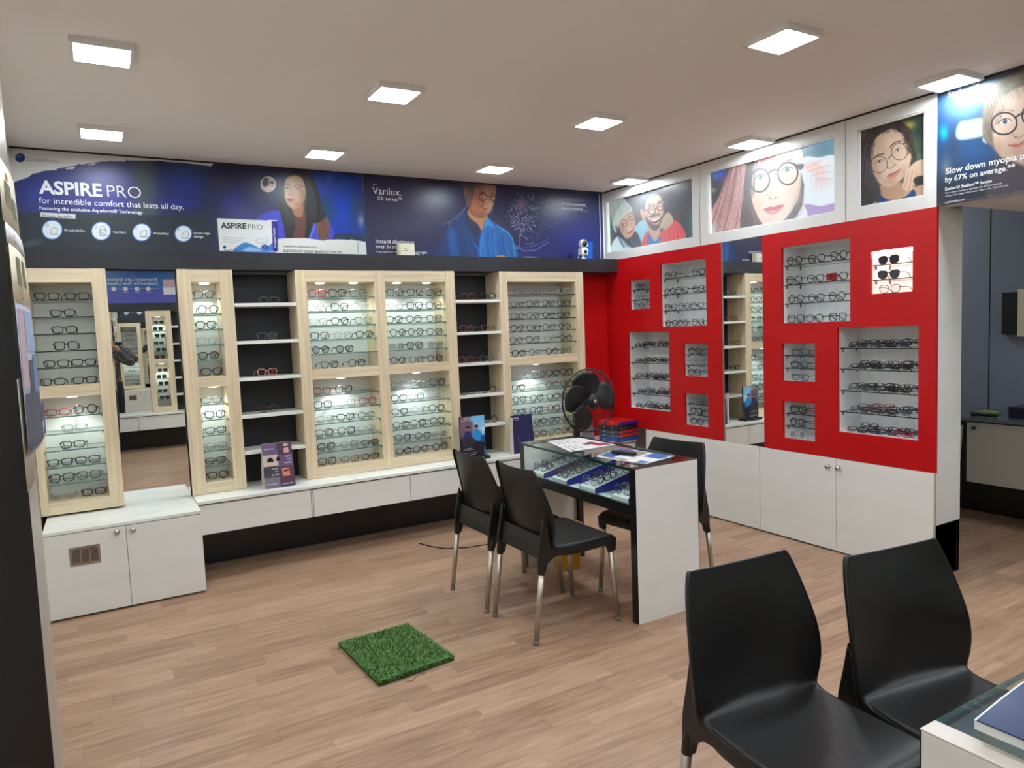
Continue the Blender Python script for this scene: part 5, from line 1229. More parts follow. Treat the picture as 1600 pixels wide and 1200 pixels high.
# near counter at the lower right corner, same build, standing along the room
display_counter('glass topped counter with a white end panel, cut off by the lower right corner', (1.167, 0.667, 0), R(-90), 1.533, W=.442, trim=mat('pale_trim_ceiling_reflection', (202, 190, 178), .3))  # pale trim; its beige also carries the ceiling's reflection
t = thing('catalogue', 'thick dark blue catalogue with white page edges on the near counter', 'catalogue', (1.42, 0.468, ZC + .024), R(1))
K = 14
up = [(-.215 + .43 * k / K, .014 + .016 * math.sin(math.pi * k / K)) for k in range(K + 1)]
cov = MB().prism(up + [(x, z - .0022) for x, z in reversed(up)], -.135, .130, 'y')
part('cover', cov, mat('dark_blue_cover', (18, 44, 88), .3), t)
pg = MB().prism([(x * .99, z - .0028) for x, z in up] + [(x * .985, z * .5 - .012) for x, z in reversed(up)], -.132, .135, 'y')
part('pages', pg, mat('page_edges', (226, 228, 226), .6), t)
t = thing('lens_case', 'black rounded case under the blue catalogue on the near counter', 'case', (1.30, 0.425, ZC), R(10))
part('body', MB().lathe([(0, 0), (.085, 0), (.096, .006), (.098, .012), (.090, .020), (0, .021)], (0, 0, 0), 28), mat('dull_black_case', (20, 22, 26), .45), t, True)

# ------------------------------------------------------------------ pedestal fan
fx, fy = 0.0, 3.84
fx, _, fz = at_y(921, 626, fy)
fx, fz = float(fx), float(fz)
t = thing('pedestal_fan', 'black pedestal fan with a wire guard behind the display counter', 'fan', (fx, fy + .16, 0))
M_FAN = mat('black_fan_plastic', (22, 22, 24), .35)
part('base', MB().lathe([(0, .03), (.06, .03), (.10, .022), (.19, .012), (.20, 0.0), (0, 0)], (fx, fy + .16, 0), 32), M_FAN, t, True, world=True)
part('pole', MB().cyl((fx, fy + .16, .02), (fx, fy + .16, .62), .016, n=14).cyl((fx, fy + .16, .6), (fx, fy + .16, .90), .022, .026, 14), M_FAN, t, True, world=True)
part('motor', MB().lathe([(0, .235), (.04, .23), (.062, .20), (.066, .12), (.055, .06), (.03, .055)], (fx, fy, fz), 24, axis='y'), M_FAN, t, True, world=True)
rg = 0.212
gd = MB()
gd.tube([(fx + rg * math.cos(a), fy + .012, fz + rg * math.sin(a)) for a in np.linspace(0, 2 * math.pi, 48, endpoint=False)], .0058, True, 8)
gd.tube([(fx + .05 * math.cos(a), fy - .058, fz + .05 * math.sin(a)) for a in np.linspace(0, 2 * math.pi, 24, endpoint=False)], .003, True, 6)
for rr, yy in ((.12, -.052), (.18, -.034)): gd.tube([(fx + rr * math.cos(a), fy + yy, fz + rr * math.sin(a)) for a in np.linspace(0, 2 * math.pi, 40, endpoint=False)], .0012, True, 4)
for k in range(72):
    a = 2 * math.pi * k / 72; c, s_ = math.cos(a), math.sin(a)
    gd.tube([(fx + r_ * c, fy + y_, fz + r_ * s_) for r_, y_ in ((.05, -.058), (.12, -.054), (.185, -.034), (.222, -.008), (rg, .01))], .0007, False, 3)
    if k % 2 == 0: gd.tube([(fx + r_ * c, fy + y_, fz + r_ * s_) for r_, y_ in ((.06, .066), (.16, .062), (.21, .04), (rg, .014))], .0007, False, 3)
part('guard', gd, M_FAN, t, world=True)
part('front_cap', MB().lathe([(0, -.066), (.046, -.064), (.05, -.058), (.05, -.052)], (fx, fy, fz), 24, axis='y'), M_FAN, t, True, world=True)
part('badge', MB().lathe([(0, -.0685), (.012, -.068), (.013, -.066), (0, -.065)], (fx, fy, fz), 16, axis='y'), M_STEEL, t, True, world=True)
for ang in (100, 8, 238, 165):
    bl = MB(); n1, n2 = 9, 7
    for i in range(n1):
        r_ = .03 + (.205 - .03) * i / (n1 - 1); w_ = R(20 + 25 * math.sin(math.pi * min(1, .18 + .72 * i / (n1 - 1))))
        for j in range(n2):
            v = -1 + 2 * j / (n2 - 1); a = R(ang) + v * w_ * (1.05 if v < 0 else .95) + R(7) * i / (n1 - 1)
            rr = r_ * (1 - .10 * v * v * (i / (n1 - 1)))
            bl.v.append((fx + rr * math.cos(a), fy - .008 + .022 * v, fz + rr * math.sin(a)))
    for i in range(n1 - 1):
        for j in range(n2 - 1): bl.f.append((i * n2 + j, (i + 1) * n2 + j, (i + 1) * n2 + j + 1, i * n2 + j + 1)); bl.m.append(0)
    q = part('blade', bl, M_FAN, t, True, world=True); md = q.modifiers.new('thickness', 'SOLIDIFY'); md.thickness = .002

# ------------------------------------------------------------------ yellow bin, cable
t = thing('waste_bin', 'small yellow waste bin under the display counter', 'bin', (2.43, 3.60, 0))
part('body', MB().lathe([(0, 0.0), (.078, 0.0), (.08, .004), (.098, .26), (.102, .262), (.102, .270), (.094, .270), (.092, .255), (.075, .012), (0, .010)], (0, 0, 0), 28), mat('yellow_plastic', (196, 150, 16), .4), t, True)
part('liner', MB().lathe([(.104, .235), (.108, .245), (.106, .272), (.095, .276), (.088, .262), (.084, .24)], (0, 0, 0), 28), mat('yellow_liner', (214, 176, 60), .45), t, True)
cab = MB().tube([(1.86, 4.62, .004), (1.90, 4.50, .004), (1.96, 4.40, .004), (2.08, 4.33, .004), (2.25, 4.30, .004), (2.5, 4.30, .004), (2.9, 4.28, .004), (3.03, 4.3, .03)], .004, False, 8)
tag(obj('floor_cable', cab.mesh('floor_cable', M_BLACK, True)), 'black cable lying on the floor behind the two chairs', 'cable')

# ------------------------------------------------------------------ grass mat
GC = [np.array(p) for p in ((0.892, 3.318), (1.252, 3.331), (1.292, 2.862), (0.922, 2.826))]
gc = np.mean(GC, 0)
t = thing('grass_mat', 'square of green artificial grass lying on the wooden floor', 'mat', (gc[0], gc[1], 0))
part('backing', MB().prism([tuple(p) for p in GC], 0.001, 0.006, 'z'), mat('mat_backing', (44, 58, 34), .9), t, world=True)
def blades(n, cols_):
    q = MB()
    for k in range(n):
        u, v = rng.random(), rng.random()
        if k % 5 == 0:
            e_ = rng.integers(4); val = rng.random() * .02
            if e_ == 0: u = val
            elif e_ == 1: u = 1 - val
            elif e_ == 2: v = val
            else: v = 1 - val
        p = (GC[0] * (1 - u) + GC[1] * u) * (1 - v) + (GC[3] * (1 - u) + GC[2] * u) * v
        a = rng.random() * 6.28; h_ = .012 + .012 * rng.random(); ln = .010 + .010 * rng.random(); w_ = .0013
        dx, dy = math.cos(a), math.sin(a); sx, sy = -dy * w_, dx * w_
        b0 = (p[0], p[1]); m0 = (p[0] + dx * ln * .4, p[1] + dy * ln * .4); t0 = (p[0] + dx * ln, p[1] + dy * ln)
        q.add([(b0[0] - sx, b0[1] - sy, .006), (b0[0] + sx, b0[1] + sy, .006), (m0[0] + sx, m0[1] + sy, .006 + h_ * .7), (m0[0] - sx, m0[1] - sy, .006 + h_ * .7), (t0[0], t0[1], .006 + h_)],
              [(0, 1, 2, 3), (3, 2, 4)], int(rng.integers(3)))
    return q
off_ = Vector((gc[0], gc[1], 0)); q = blades(11000, 3); q.v = [(x - off_.x, y - off_.y, z) for x, y, z in q.v]
obj('grass_pile', q.mesh('grass_pile', [mat('grass_green_mid', (84, 132, 62), .6), mat('grass_green_dark', (56, 100, 44), .6), mat('grass_green_light', (122, 158, 88), .6)], False, False), t)
fz_ = MB()
for P in ([(0.85, 3.30), (0.865, 3.285), (0.90, 3.285)], [(1.02, 2.80), (1.06, 2.79), (1.10, 2.83), (1.13, 2.815)], [(1.04, 3.355), (1.035, 3.325)]):
    fz_.tube([(x, y, .003) for x, y in P], .0012, False, 4)
part('loose_thread', fz_, mat('brown_thread', (110, 74, 52), .8), t, world=True)

# ------------------------------------------------------------------ counter-top displays
ZT = 0.5095
t = thing('tent_card', 'purple and white folded eyewear ad card standing left of the double cabinet', 'sign', (0.975, 4.86, ZT))
x0, x1 = 0.872, 1.066
fr = MB(); fr.add([(x0, 4.805, ZT), (x1, 4.805, ZT), (x1, 4.865, ZT + .292), (x0, 4.865, ZT + .292), (x0, 4.812, ZT), (x1, 4.812, ZT), (x1, 4.870, ZT + .288), (x0, 4.870, ZT + .288)], [(0, 1, 2, 3), (4, 7, 6, 5), (0, 4, 5, 1), (3, 2, 6, 7), (0, 3, 7, 4), (1, 5, 6, 2)])
fr.add([(x0, 4.945, ZT), (x1, 4.945, ZT), (x1, 4.870, ZT + .292), (x0, 4.870, ZT + .292), (x0, 4.949, ZT), (x1, 4.949, ZT), (x1, 4.874, ZT + .292), (x0, 4.874, ZT + .292)], [(0, 1, 2, 3), (4, 7, 6, 5), (0, 4, 5, 1), (3, 2, 6, 7), (0, 3, 7, 4), (1, 5, 6, 2)])
part('card', fr, mat('cream_card', (214, 208, 188), .6), t, world=True)
def tq(u0, u1, v0, v1, d=.0012):
    def p(u, v): return (x0 + (x1 - x0) * u, 4.805 + .060 * v - d, ZT + .292 * v)
    return [p(u0, v0), p(u1, v0), p(u1, v1), p(u0, v1)]
for (u0, u1, v0, v1, c) in ((0, .5, .74, 1, (104, 78, 116)), (0, .5, .49, .74, (196, 178, 166)), (0, .5, .24, .49, (58, 52, 62)), (0, .5, 0, .24, (112, 104, 120)), (.5, 1, .72, 1, (70, 44, 66)), (.5, 1, .46, .72, (96, 72, 112)), (.5, 1, .12, .46, (84, 44, 62)), (.5, 1, 0, .12, (70, 56, 80)),
                            (.72, .88, .76, .97, (206, 150, 150)), (.6, .85, .24, .42, (206, 128, 104))):
    q = MB(); q.add(tq(u0, u1, v0, v1, .0012 if c[0] < 200 and c != (206, 150, 150) else .0016), [(0, 1, 2, 3)]); part('printed_block', q, mat('print_%d_%d_%d' % c, c, .4), t, world=True)
q = MB()
for cx, cz, a in ((.24, .60, .11), (.50, .61, .06)):
    q.add([tuple(np.array(tq(0, 0, cz, cz, .0022)[0]) + np.array([(x1 - x0) * (cx + a * math.cos(t_)) , 0.0, .026 * math.sin(t_)])) for t_ in np.linspace(0, 2 * math.pi, 16, endpoint=False)], [tuple(range(16))])
for cx, cz, a in ((.76, .88, .045), (.84, .885, .04), (.70, .35, .05), (.79, .36, .045)):
    q.add([tuple(np.array(tq(0, 0, cz, cz, .0024)[0]) + np.array([(x1 - x0) * (cx + a * math.cos(t_)), 0.0, .009 * math.sin(t_)])) for t_ in np.linspace(0, 2 * math.pi, 12, endpoint=False)], [tuple(range(12))])
part('printed_sunglasses', q, M_BLACK, t, world=True)
for s_, u, v, wd, in (('Carrera', .08, .86, .30), ('DRIVE', .26, .41, .2), ('THE', .34, .35, .13), ('GLARE', .24, .275, .24), ('DRIVE', .74, .66, .18), ('THE', .80, .60, .12), ('GLARE', .70, .52, .24), ('POLARIZED', .06, .08, .34), ('SUNGLASSES', .56, .06, .36)):
    p = tq(u, u, v, v, .0025)[0]; text(s_, p, wd * (x1 - x0), (1, 0, 0), (0, -.98, .2), M_TEXTW, t, 0.0)

t = thing('standing_sign', 'lens ad of two men in blue shirts on a black stand, left of the fan', 'sign', (2.42, 4.84, ZT))
part('foot', MB().box(2.305, 2.545, 4.775, 4.87, ZT, ZT + .022), M_BLACK, t, world=True, bevel=.004)
part('panel', MB().box(2.314, 2.528, 4.822, 4.834, ZT + .015, 0.846), M_BLACK, t, world=True)
s = Sheet('y', 4.8205, 2.316, 2.526, ZT + .024, 0.844, 110, 170)
s.col[:] = (36, 32, 40)
s.mix(np.clip((693 - s.y) / 10, 0, 1), (70, 60, 74)).mix(np.clip((686 - s.y) / 6, 0, 1), (104, 84, 100)).mix(np.clip((s.x - 737) / 4, 0, 1) * np.clip((686 - s.y) / 5, 0, 1), (130, 180, 214))
s.mix(np.clip((s.x - 734) / 3, 0, 1) * np.clip((662 - s.y) / 6, 0, 1), (112, 176, 214)).glow(756, 670, 4, 3, (224, 226, 230), .8)
s.poly([(725, 686), (726, 677), (731, 673), (736, 677), (737, 684), (731, 687)], (30, 50, 96), .8).blob(731, 670, 3, 3.6, (150, 96, 84), 1).blob(731, 668, 3, 1.8, (36, 28, 30), .8)
s.poly([(742, 687), (739, 676), (743, 671), (750, 673), (753, 680), (752, 688)], (30, 130, 190), .8).blob(744, 668, 3, 3.6, (160, 104, 86), 1).blob(744, 665.6, 3.2, 2, (30, 24, 26), .8)
s.poly([(752, 688), (753, 680), (758, 680), (760, 690)], (34, 70, 120), 1).poly([(722, 688), (736, 684), (742, 692), (728, 700)], (52, 44, 56), 2)
s.poly([(757, 697), (761, 697), (761, 710), (757, 710)], (30, 110, 200), .6, curve=False)
s.child('printed_sheet', t, gain=1.3, rough=.3)
for s_, z, a, b_ in (('varilux', .825, 2.345, 2.41), ('comfort max', .811, 2.325, 2.41), ('VARILUX COMFORT MAX', .598, 2.335, 2.41), ('vision without limits', .586, 2.335, 2.425), ('Progressive lenses for every working day', .562, 2.335, 2.45), ('ask your optician', .545, 2.335, 2.44)):
    text(s_, (a, 4.8205, z), b_ - a, (1, 0, 0), (0, -1, 0), M_TEXTW, t, 0.0)
t = thing('standing_sign', 'dark blue varilux card leaning upright behind the display counter', 'sign', (2.87, 4.84, ZT))
nb = MB().prism([(4.80, ZT), (4.806, ZT), (4.842, .812), (4.836, .812)], 2.772, 2.966, 'x')
part('card', nb, mat('navy_card', (34, 40, 84), .3), t, world=True)
part('easel', MB().prism([(4.86, ZT), (4.864, ZT), (4.842, .78), (4.838, .78)], 2.80, 2.94, 'x'), M_WPLAS, t, world=True)
part('side_strip', MB().box(2.745, 2.768, 4.80, 4.82, ZT, .80), mat('pale_acrylic', (206, 198, 190), .2), t, world=True)
text('varilux', (2.785, 4.829, .785), .055, (1, 0, 0), (0, -.99, .1), M_TEXTW, t, 0.02); text('XR series', (2.795, 4.827, .772), .045, (1, 0, 0), (0, -.99, .1), M_TEXTW, t, 0.0)
part('printed_arc', MB().tube([(2.87 + .055 * math.cos(a), 4.80 + .036 * (.64 + .07 * math.sin(a) - ZT) / .303 - .0008, .64 + .07 * math.sin(a)) for a in np.linspace(R(170), R(370), 24)], .0010, False, 4), mat('pale_blue_print', (120, 126, 166), .4), t, world=True)
t = thing('standing_sign', 'grey backed card holder between the fan and the folder stack', 'sign', (3.48, 4.78, ZT))
part('card', MB().prism([(4.74, ZT), (4.745, ZT), (4.80, .745), (4.795, .745)], 3.405, 3.53, 'x'), mat('grey_violet_card', (112, 102, 112), .4), t, world=True)
part('foot', MB().box(3.41, 3.525, 4.74, 4.85, ZT, ZT + .006), M_WPLAS, t, world=True)
# stack of flat sample cases in the corner
RR = Matrix.Rotation(R(9), 3, 'Z'); z = ZT + .0005
CS = (('blue sample case at the bottom of the stack in the red corner', .034, (28, 70, 150), (28, 70, 150)), ('sample case with a red side, second from the bottom of the corner stack', .032, (66, 80, 102), (190, 28, 30)), ('grey blue sample case with a red side, middle of the corner stack', .032, (58, 68, 88), (176, 26, 30)),
      ('black sample case, second from the top of the corner stack', .036, (24, 26, 32), (28, 26, 30)), ('red sample case with a blue side, top of the corner stack', .040, (196, 26, 28), (48, 40, 130)))
for k, (lb, h_, ca, cb_) in enumerate(CS):
    dx, dy = random.uniform(-.006, .006), random.uniform(-.006, .006)
    c0 = Vector((3.815 + dx, 4.800 + dy, z))
    t = thing('sample_case', lb, 'case', c0, R(9), 'sample cases stacked in the corner')
    part('shell', MB().box(-.125, -.02, -.115, .115, 0.0, h_ - .002).box(-.02, .118, -.1145, .1145, 0.001, h_ - .003), mat('case_%d_%d_%d' % ca, ca, .3), t, bevel=.003)
    part('spine', MB().box(-.118, .118, -.1175, -.1152, 0.004, h_ - .006), mat('case_%d_%d_%d' % cb_, cb_, .3), t)
    part('latch', MB().box(-.1275, -.125, -.06, -.045, h_ * .35, h_ * .65).box(-.1275, -.125, .04, .055, h_ * .35, h_ * .65).box(-.105, -.09, -.1186, -.1176, h_ * .4, h_ * .65), M_STEEL, t)
    z += h_ + .0005

# ------------------------------------------------------------------ on top of the dark bulkhead
ZB = 2.0705
t = thing('security_camera', 'small white pan camera on the dark ledge below the navy poster', 'security camera', (3.62, 4.96, ZB))
part('foot', MB().lathe([(0, 0), (.028, 0), (.028, .006), (.012, .012), (.012, .03), (.018, .034), (0, .034)], (0, 0, 0), 20), M_WPLAS, t, True)
part('body', MB().box(-.034, .034, -.030, .030, .034, .092), M_WPLAS, t, bevel=.008)
part('lower_lens', MB().box(-.010, .018, -.034, -.0305, .044, .074), M_BLACK, t, bevel=.003)
hd = MB(); hd.lathe([(0, .034), (.020, .032), (.036, .015), (.0385, 0), (.036, -.018), (.030, -.028), (.029, -.022)], (0, 0, .128), 24, axis='y')
part('head', hd, M_WPLAS, t, True)
part('lens', MB().lathe([(0, -.030), (.016, -.028), (.029, -.022)], (0, 0, .128), 24, axis='y'), M_BLACK, t, True)
part('antenna', MB().tube([(.034, .01, .07), (.058, .008, .072), (.062, .006, .075)], .005, False, 8).tube([(.036, 0, .115), (.052, 0, .118), (.054, 0, .112)], .006, False, 8), M_WPLAS, t, True)
part('cable', MB().tube([(-.034, .01, .05), (-.05, .0, .025), (-.062, -.01, .004)], .0018, False, 6), M_WPLAS, t, True)
t = thing('socket_box', 'cream electrical socket box on the dark ledge, covering the navy poster lettering', 'socket box', (2.035, 5.04, ZB))
part('box', MB().box(-.062, .062, -.028, .028, 0, .098), M_CREAM, t, bevel=.003)
part('plate', MB().box(-.05, .058, -.0315, -.0285, .006, .092), mat('light_cream_plate', (232, 226, 202), .4), t, bevel=.002)
part('switch', MB().box(.028, .042, -.035, -.0318, .055, .078).box(-.005, .012, -.034, -.0318, .030, .040), M_WPLAS, t)
part('pin_hole', MB().cyl((-.012, -.0335, .06), (-.012, -.0318, .06), .005, n=10).cyl((.0, -.0335, .045), (.0, -.0318, .045), .004, n=10).cyl((-.024, -.0335, .045), (-.024, -.0318, .045), .004, n=10), M_BLACK, t)
part('wire', MB().tube([(.062, -.01, .03), (.09, -.01, .022), (.12, -.015, .004)], .002, False, 6), M_WPLAS, t)

# ------------------------------------------------------------------ ad sheets on the pillar
def hang(label, y0, y1, z0, z1, x, blocks, base, curl, group='ad sheets taped to the pillar'):
    t = thing('ad_sheet', label, 'poster', (x, (y0 + y1) / 2, z0), 0, group)
    n = 10; q = MB()
    for i in range(n + 1):
        u = i / n
        q.v += [(x + curl * math.sin(u * math.pi * .9) + curl * .8 * u * u, y0 + (y1 - y0) * u, z0), (x + curl * .6 * math.sin(u * math.pi) + curl * .5 * u * u, y0 + (y1 - y0) * u, z1)]
    for i in range(n): q.f.append((2 * i, 2 * i + 2, 2 * i + 3, 2 * i + 1)); q.m.append(0)
    sh = part('sheet', q, base, t, True, world=True); md = sh.modifiers.new('thickness', 'SOLIDIFY'); md.thickness = .0006
    for (u0, u1, v0, v1, m_) in blocks:
        r = MB(); K = 6
        for i in range(K + 1):
            u = u0 + (u1 - u0) * i / K; yy = y0 + (y1 - y0) * u
            xb = x + curl * math.sin(u * math.pi * .9) + curl * .8 * u * u; xt = x + curl * .6 * math.sin(u * math.pi) + curl * .5 * u * u
            for v in (v0, v1): r.v.append((xb * (1 - v) + xt * v + .0012, yy, z0 + (z1 - z0) * v))
        for i in range(K): r.f.append((2 * i, 2 * i + 2, 2 * i + 3, 2 * i + 1)); r.m.append(0)
        part('printed_block', r, m_, sh, True, world=True)
c_cr = mat('cream_ad_paper', (226, 216, 190), .5); c_gr = mat('ad_olive', (120, 116, 84), .5); c_or = mat('ad_orange', (200, 130, 60), .5); c_wh = mat('ad_white', (222, 222, 224), .5)
c_bl = mat('ad_blue', (88, 132, 186), .4); c_nv = mat('ad_navy', (52, 60, 92), .4); c_pk = mat('ad_pink', (196, 168, 184), .4); c_lb = mat('ad_pale_blue', (150, 176, 212), .4)
hang('cream ad sheet at the top of the pillar', 2.25, 2.62, 1.832, 2.00, -.193, [(.2, .5, .3, .7, c_gr), (.55, .8, .2, .55, c_gr), (.3, .4, .75, .85, c_or)], c_cr, .006)
hang('pale ad sheet with small orange marks, second down the pillar', 2.26, 2.66, 1.777, 1.829, -.190, [(.3, .36, .2, .35, c_or), (.3, .36, .55, .7, c_or)], c_wh, .008)
hang('cream ad sheet with dark lenses, above the blue one on the pillar', 2.26, 2.66, 1.621, 1.775, -.187, [(.25, .45, .35, .85, c_gr), (.55, .75, .35, .85, c_gr), (.35, .42, .08, .15, c_or), (.35, .42, .2, .26, c_or)], c_cr, .008)
hang('blue ad sheet of two people, lowest on the pillar', 2.25, 2.66, 1.215, 1.619, -.184, [(.03, .97, .02, .40, c_nv), (.35, .55, .35, .62, c_nv), (.6, .92, .38, .66, c_bl), (.03, .32, .45, .97, c_pk), (.34, .97, .68, .97, c_lb)], mat('ad_sky', (170, 176, 196), .4), .008)
hang('beige backing card below the blue ad on the pillar', 2.24, 2.45, 1.12, 1.42, -.1945, [], mat('beige_backing', (196, 184, 168), .6), .003)
tag(obj('blue_tag', MB().box(-.1705, -.169, 2.62, 2.665, 1.23, 1.33).mesh('blue_tag', mat('tag_blue', (44, 62, 150), .4))), 'small blue tag at the lower edge of the blue ad on the pillar', 'tag')
# ------------------------------------------------------------------ side room seen through the opening
t = thing('room_counter', 'dim counter with a dark top and hanging doors in the side room', 'counter', (5.5, 2.9, 0))
part('countertop', MB().box(5.235, 5.797, 1.2, 4.6, .730, .752), mat('dark_glossy_top', (96, 102, 108), .15), t, world=True)
part('carcass', MB().box(5.275, 5.797, 1.22, 4.58, .30, .728), M_BLACK, t, world=True)
for a, b_ in ((1.24, 2.02), (2.03, 2.684), (3.31, 4.56)):
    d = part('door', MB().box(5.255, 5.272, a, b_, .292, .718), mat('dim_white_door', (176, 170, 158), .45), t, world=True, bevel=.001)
    part('knob', MB().cyl((5.235, b_ - .05, .68), (5.255, b_ - .05, .68), .011, n=14), M_BLACK, d, world=True)
q = MB().prism([(2.712, .690), (2.745, .262), (3.30, .28), (3.30, .70)], 5.250, 5.267, 'x')
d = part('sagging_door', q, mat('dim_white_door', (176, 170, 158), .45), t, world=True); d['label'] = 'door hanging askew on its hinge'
part('knob', MB().cyl((5.232, 2.76, .65), (5.25, 2.76, .65), .011, n=14), M_BLACK, d, world=True)
part('kick', MB().box(5.6, 5.797, 1.22, 4.58, 0, .30), M_BLACK, t, world=True)
t = thing('storage_box', 'dark navy box on the side room counter', 'box', (5.5, 2.30, .752))
part('body', MB().box(5.36, 5.66, 2.02, 2.47, .7525, .815), mat('navy_box', (24, 26, 44), .35), t, world=True, bevel=.004)
part('lid', MB().box(5.355, 5.665, 2.015, 2.475, .8155, .832), mat('navy_lid', (36, 38, 62), .3), t, world=True, bevel=.003)
t = thing('torch', 'black torch lying on the side room counter', 'torch', (5.33, 2.60, .752), R(-72))
part('barrel', MB().cyl((-.05, 0, .017), (.07, 0, .014), .013, .011, 14), M_BLACK, t, True)
part('head', MB().cyl((-.085, 0, .019), (-.05, 0, .017), .0185, .0135, 16), M_BLACK, t, True)
part('lens', MB().cyl((-.0865, 0, .019), (-.0852, 0, .019), .014, n=16), M_STEEL, t, True)
t = thing('note_pad', 'pale green note pad behind the torch on the side room counter', 'note pad', (5.52, 2.66, .7525))
part('pad', MB().box(5.47, 5.56, 2.60, 2.72, .7525, .772), mat('pale_green_paper', (150, 160, 96), .7), t, world=True)
t = thing('monitor', 'black wall screen in the side room', 'screen', (5.75, 2.62, 1.3))
part('housing', MB().box(5.745, 5.797, 2.594, 2.70, 1.317, 1.622), M_BLACK, t, world=True)
part('side_panel', MB().box(5.735, 5.797, 2.35, 2.592, 1.30, 1.64), M_CREAM, t, world=True)

# ------------------------------------------------------------------ wall behind the photographer, seen in the tall mirror
OF = -1.30       # its cabinet fronts; local frames turned by 180 degrees
t180 = math.pi
struct('beam_opposite', MB().box(-0.376, XR, OPP, OF, 1.957, 2.07), M_DARK)
struct('baseboard_opposite', MB().box(-0.376, XR, OPP, -1.44, 0, .5), M_BLACK)
cabinet('narrow beige cabinet of sunglasses behind the photographer, seen only in the tall mirror', -0.90, -0.575, [(-0.822, -0.650)], (0, OF, 0), t180, 'beige cabinets behind the photographer', lights=[(-.736, 1.872, SP), (-.736, 1.2, SP)])
cabinet('beige cabinet behind the photographer beside the opposite mirror', -0.145, 0.37, [(-0.06, 0.30)], (0, OF, 0), t180, 'beige cabinets behind the photographer', lights=[(.1, 1.2, SP)])
cabinet('wide beige cabinet behind the photographer, out of frame', -2.55, -1.33, [(-2.47, -1.98), (-1.90, -1.41)], (0, OF, 0), t180, 'beige cabinets behind the photographer', lights=[(-2.2, 1.872, SP), (-1.65, 1.872, SP)])
zz = [SHELF_U[k] for k in range(5)] + [FLOOR_U] + [SHELF_L[k] for k in range(5)]
for k, z in enumerate(zz):
    glasses((0.736 + .01 * (-1) ** k, OF - .07, z + .001), t180 + R(4 * (-1) ** k), ['rectangular', 'square', 'cat eye', 'rectangular', 'panto', 'cat eye'][k % 6], 'brown' if k % 3 == 0 else 'black',
            '%s sunglasses, %s down in the cabinet seen in the tall mirror' % ('brown' if k % 3 == 0 else 'black', (ORD + ['tenth', 'eleventh'])[k]), 'sunglasses in the mirrored cabinet', True)
dark_shelves('dark open shelves behind the photographer, seen only in the tall mirror', -1.33, -0.90, ZN, (0, OF, 0), t180)
long_counter('white wall counter with floating drawers behind the photographer', -3.9, 0.37, (0, OF, 0), t180, [-3.898, -3.2, -2.5, -1.8, -1.1, -.38, .368])
t = thing('tall_mirror', 'tall mirror on the wall behind the photographer', 'mirror', (.36, OF - .07, .51), R(3.3))
part('mirror_glass', MB().box(-.212, .212, 0, .004, .001, 1.44), M_MIRROR, t)
part('backing', MB().box(-.212, .212, -.02, -.0005, .001, 1.445), M_BLACK, t)
t = thing('wall_poster', 'blue progressive lens poster, seen reversed in the tall mirror', 'poster', (.6, OPP, 2.072))
M_PBL = noise_mat('poster_blue_gradient', (58, 80, 170), (40, 120, 170), (.5, .5, 2.5), .35, 2)
part('printed_sheet', MB().box(.02, 2.2, OPP + .001, OPP + .003, 2.072, 2.664), M_PBL, t, world=True)
part('lower_band', MB().box(.02, 2.2, OPP + .0032, OPP + .0045, 2.072, 2.27), mat('poster_violet', (82, 82, 176), .35), t, world=True)
part('inset_photo', MB().box(.85, 1.20, OPP + .0046, OPP + .006, 2.20, 2.42), mat('inset_pink', (200, 170, 176), .4), t, world=True)
part('inset_caption', MB().box(.85, 1.20, OPP + .0062, OPP + .007, 2.20, 2.30), M_TEXTW, t, world=True)
q = MB()
for k in range(4): q.cyl((.22 + .145 * k, OPP + .0045, 2.285), (.22 + .145 * k, OPP + .0065, 2.285), .030, n=20)
q.box(.10, .78, OPP + .0045, OPP + .0055, 2.283, 2.288)
part('icon_row', q, M_TEXTW, t, world=True)
for s_, z, a, b_ in (('Progressive Lens Solutions', 2.40, .78, .12), ('Designed For Your Lifestyle', 2.345, .78, .12), ('PERSONALISED', 2.232, .70, .62), ('DISTANCE', 2.232, .55, .47), ('READING', 2.232, .40, .33)):
    text(s_, (a, OPP + .006, z), a - b_, (-1, 0, 0), (0, 1, 0), M_TEXTW, t, 0.01)

# ------------------------------------------------------------------ the photographer, seen only in the tall mirror
def skin(name, chains, material, parent=None, levels=2):
    """chains: lists of (point, radius); the first chain's first point is the root, later chains start at shared points"""
    vs, es, rad, idx = [], [], [], {}
    for ch in chains:
        prev = None
        for p, r_ in ch:
            k = tuple(round(c, 4) for c in p)
            if k not in idx: idx[k] = len(vs); vs.append(p); rad.append(r_)
            if prev is not None: es.append((prev, idx[k]))
            prev = idx[k]
    me = bpy.data.meshes.new(name); me.from_pydata(vs, es, []); me.materials.append(material)
    o = bpy.data.objects.new(name, me); COL.objects.link(o); o.parent = parent
    o.modifiers.new('skin', 'SKIN')
    for i, r_ in enumerate(rad):
        sv = me.skin_vertices[0].data[i]; rr = r_ if hasattr(r_, '__len__') else (r_, r_); sv.radius = rr; sv.use_root = (i == 0)
    sb = o.modifiers.new('smooth', 'SUBSURF'); sb.levels = levels; sb.render_levels = levels
    return o
M_SKIN = mat('brown_skin', (148, 100, 76), .5); M_SHIRT = noise_mat('dark_checked_shirt', (44, 46, 50), (96, 98, 96), (34, 34, 60), .8, 2, lo=.45, hi=.55); M_TROU = mat('dark_trousers', (38, 40, 48), .8)
py = -.34
t = thing('person', 'person in dark patterned long sleeves holding up a phone, seen in the tall mirror', 'person', (-.03, py, 0))
HX = {1: .175, -1: -.01}; EX = {1: .37, -1: -.27}
def L3(p): return (p[0], p[1] - py, p[2])
pel = L3((0, py, .95)); che = L3((0, py, 1.30)); nk = L3((0, py + .02, 1.46))
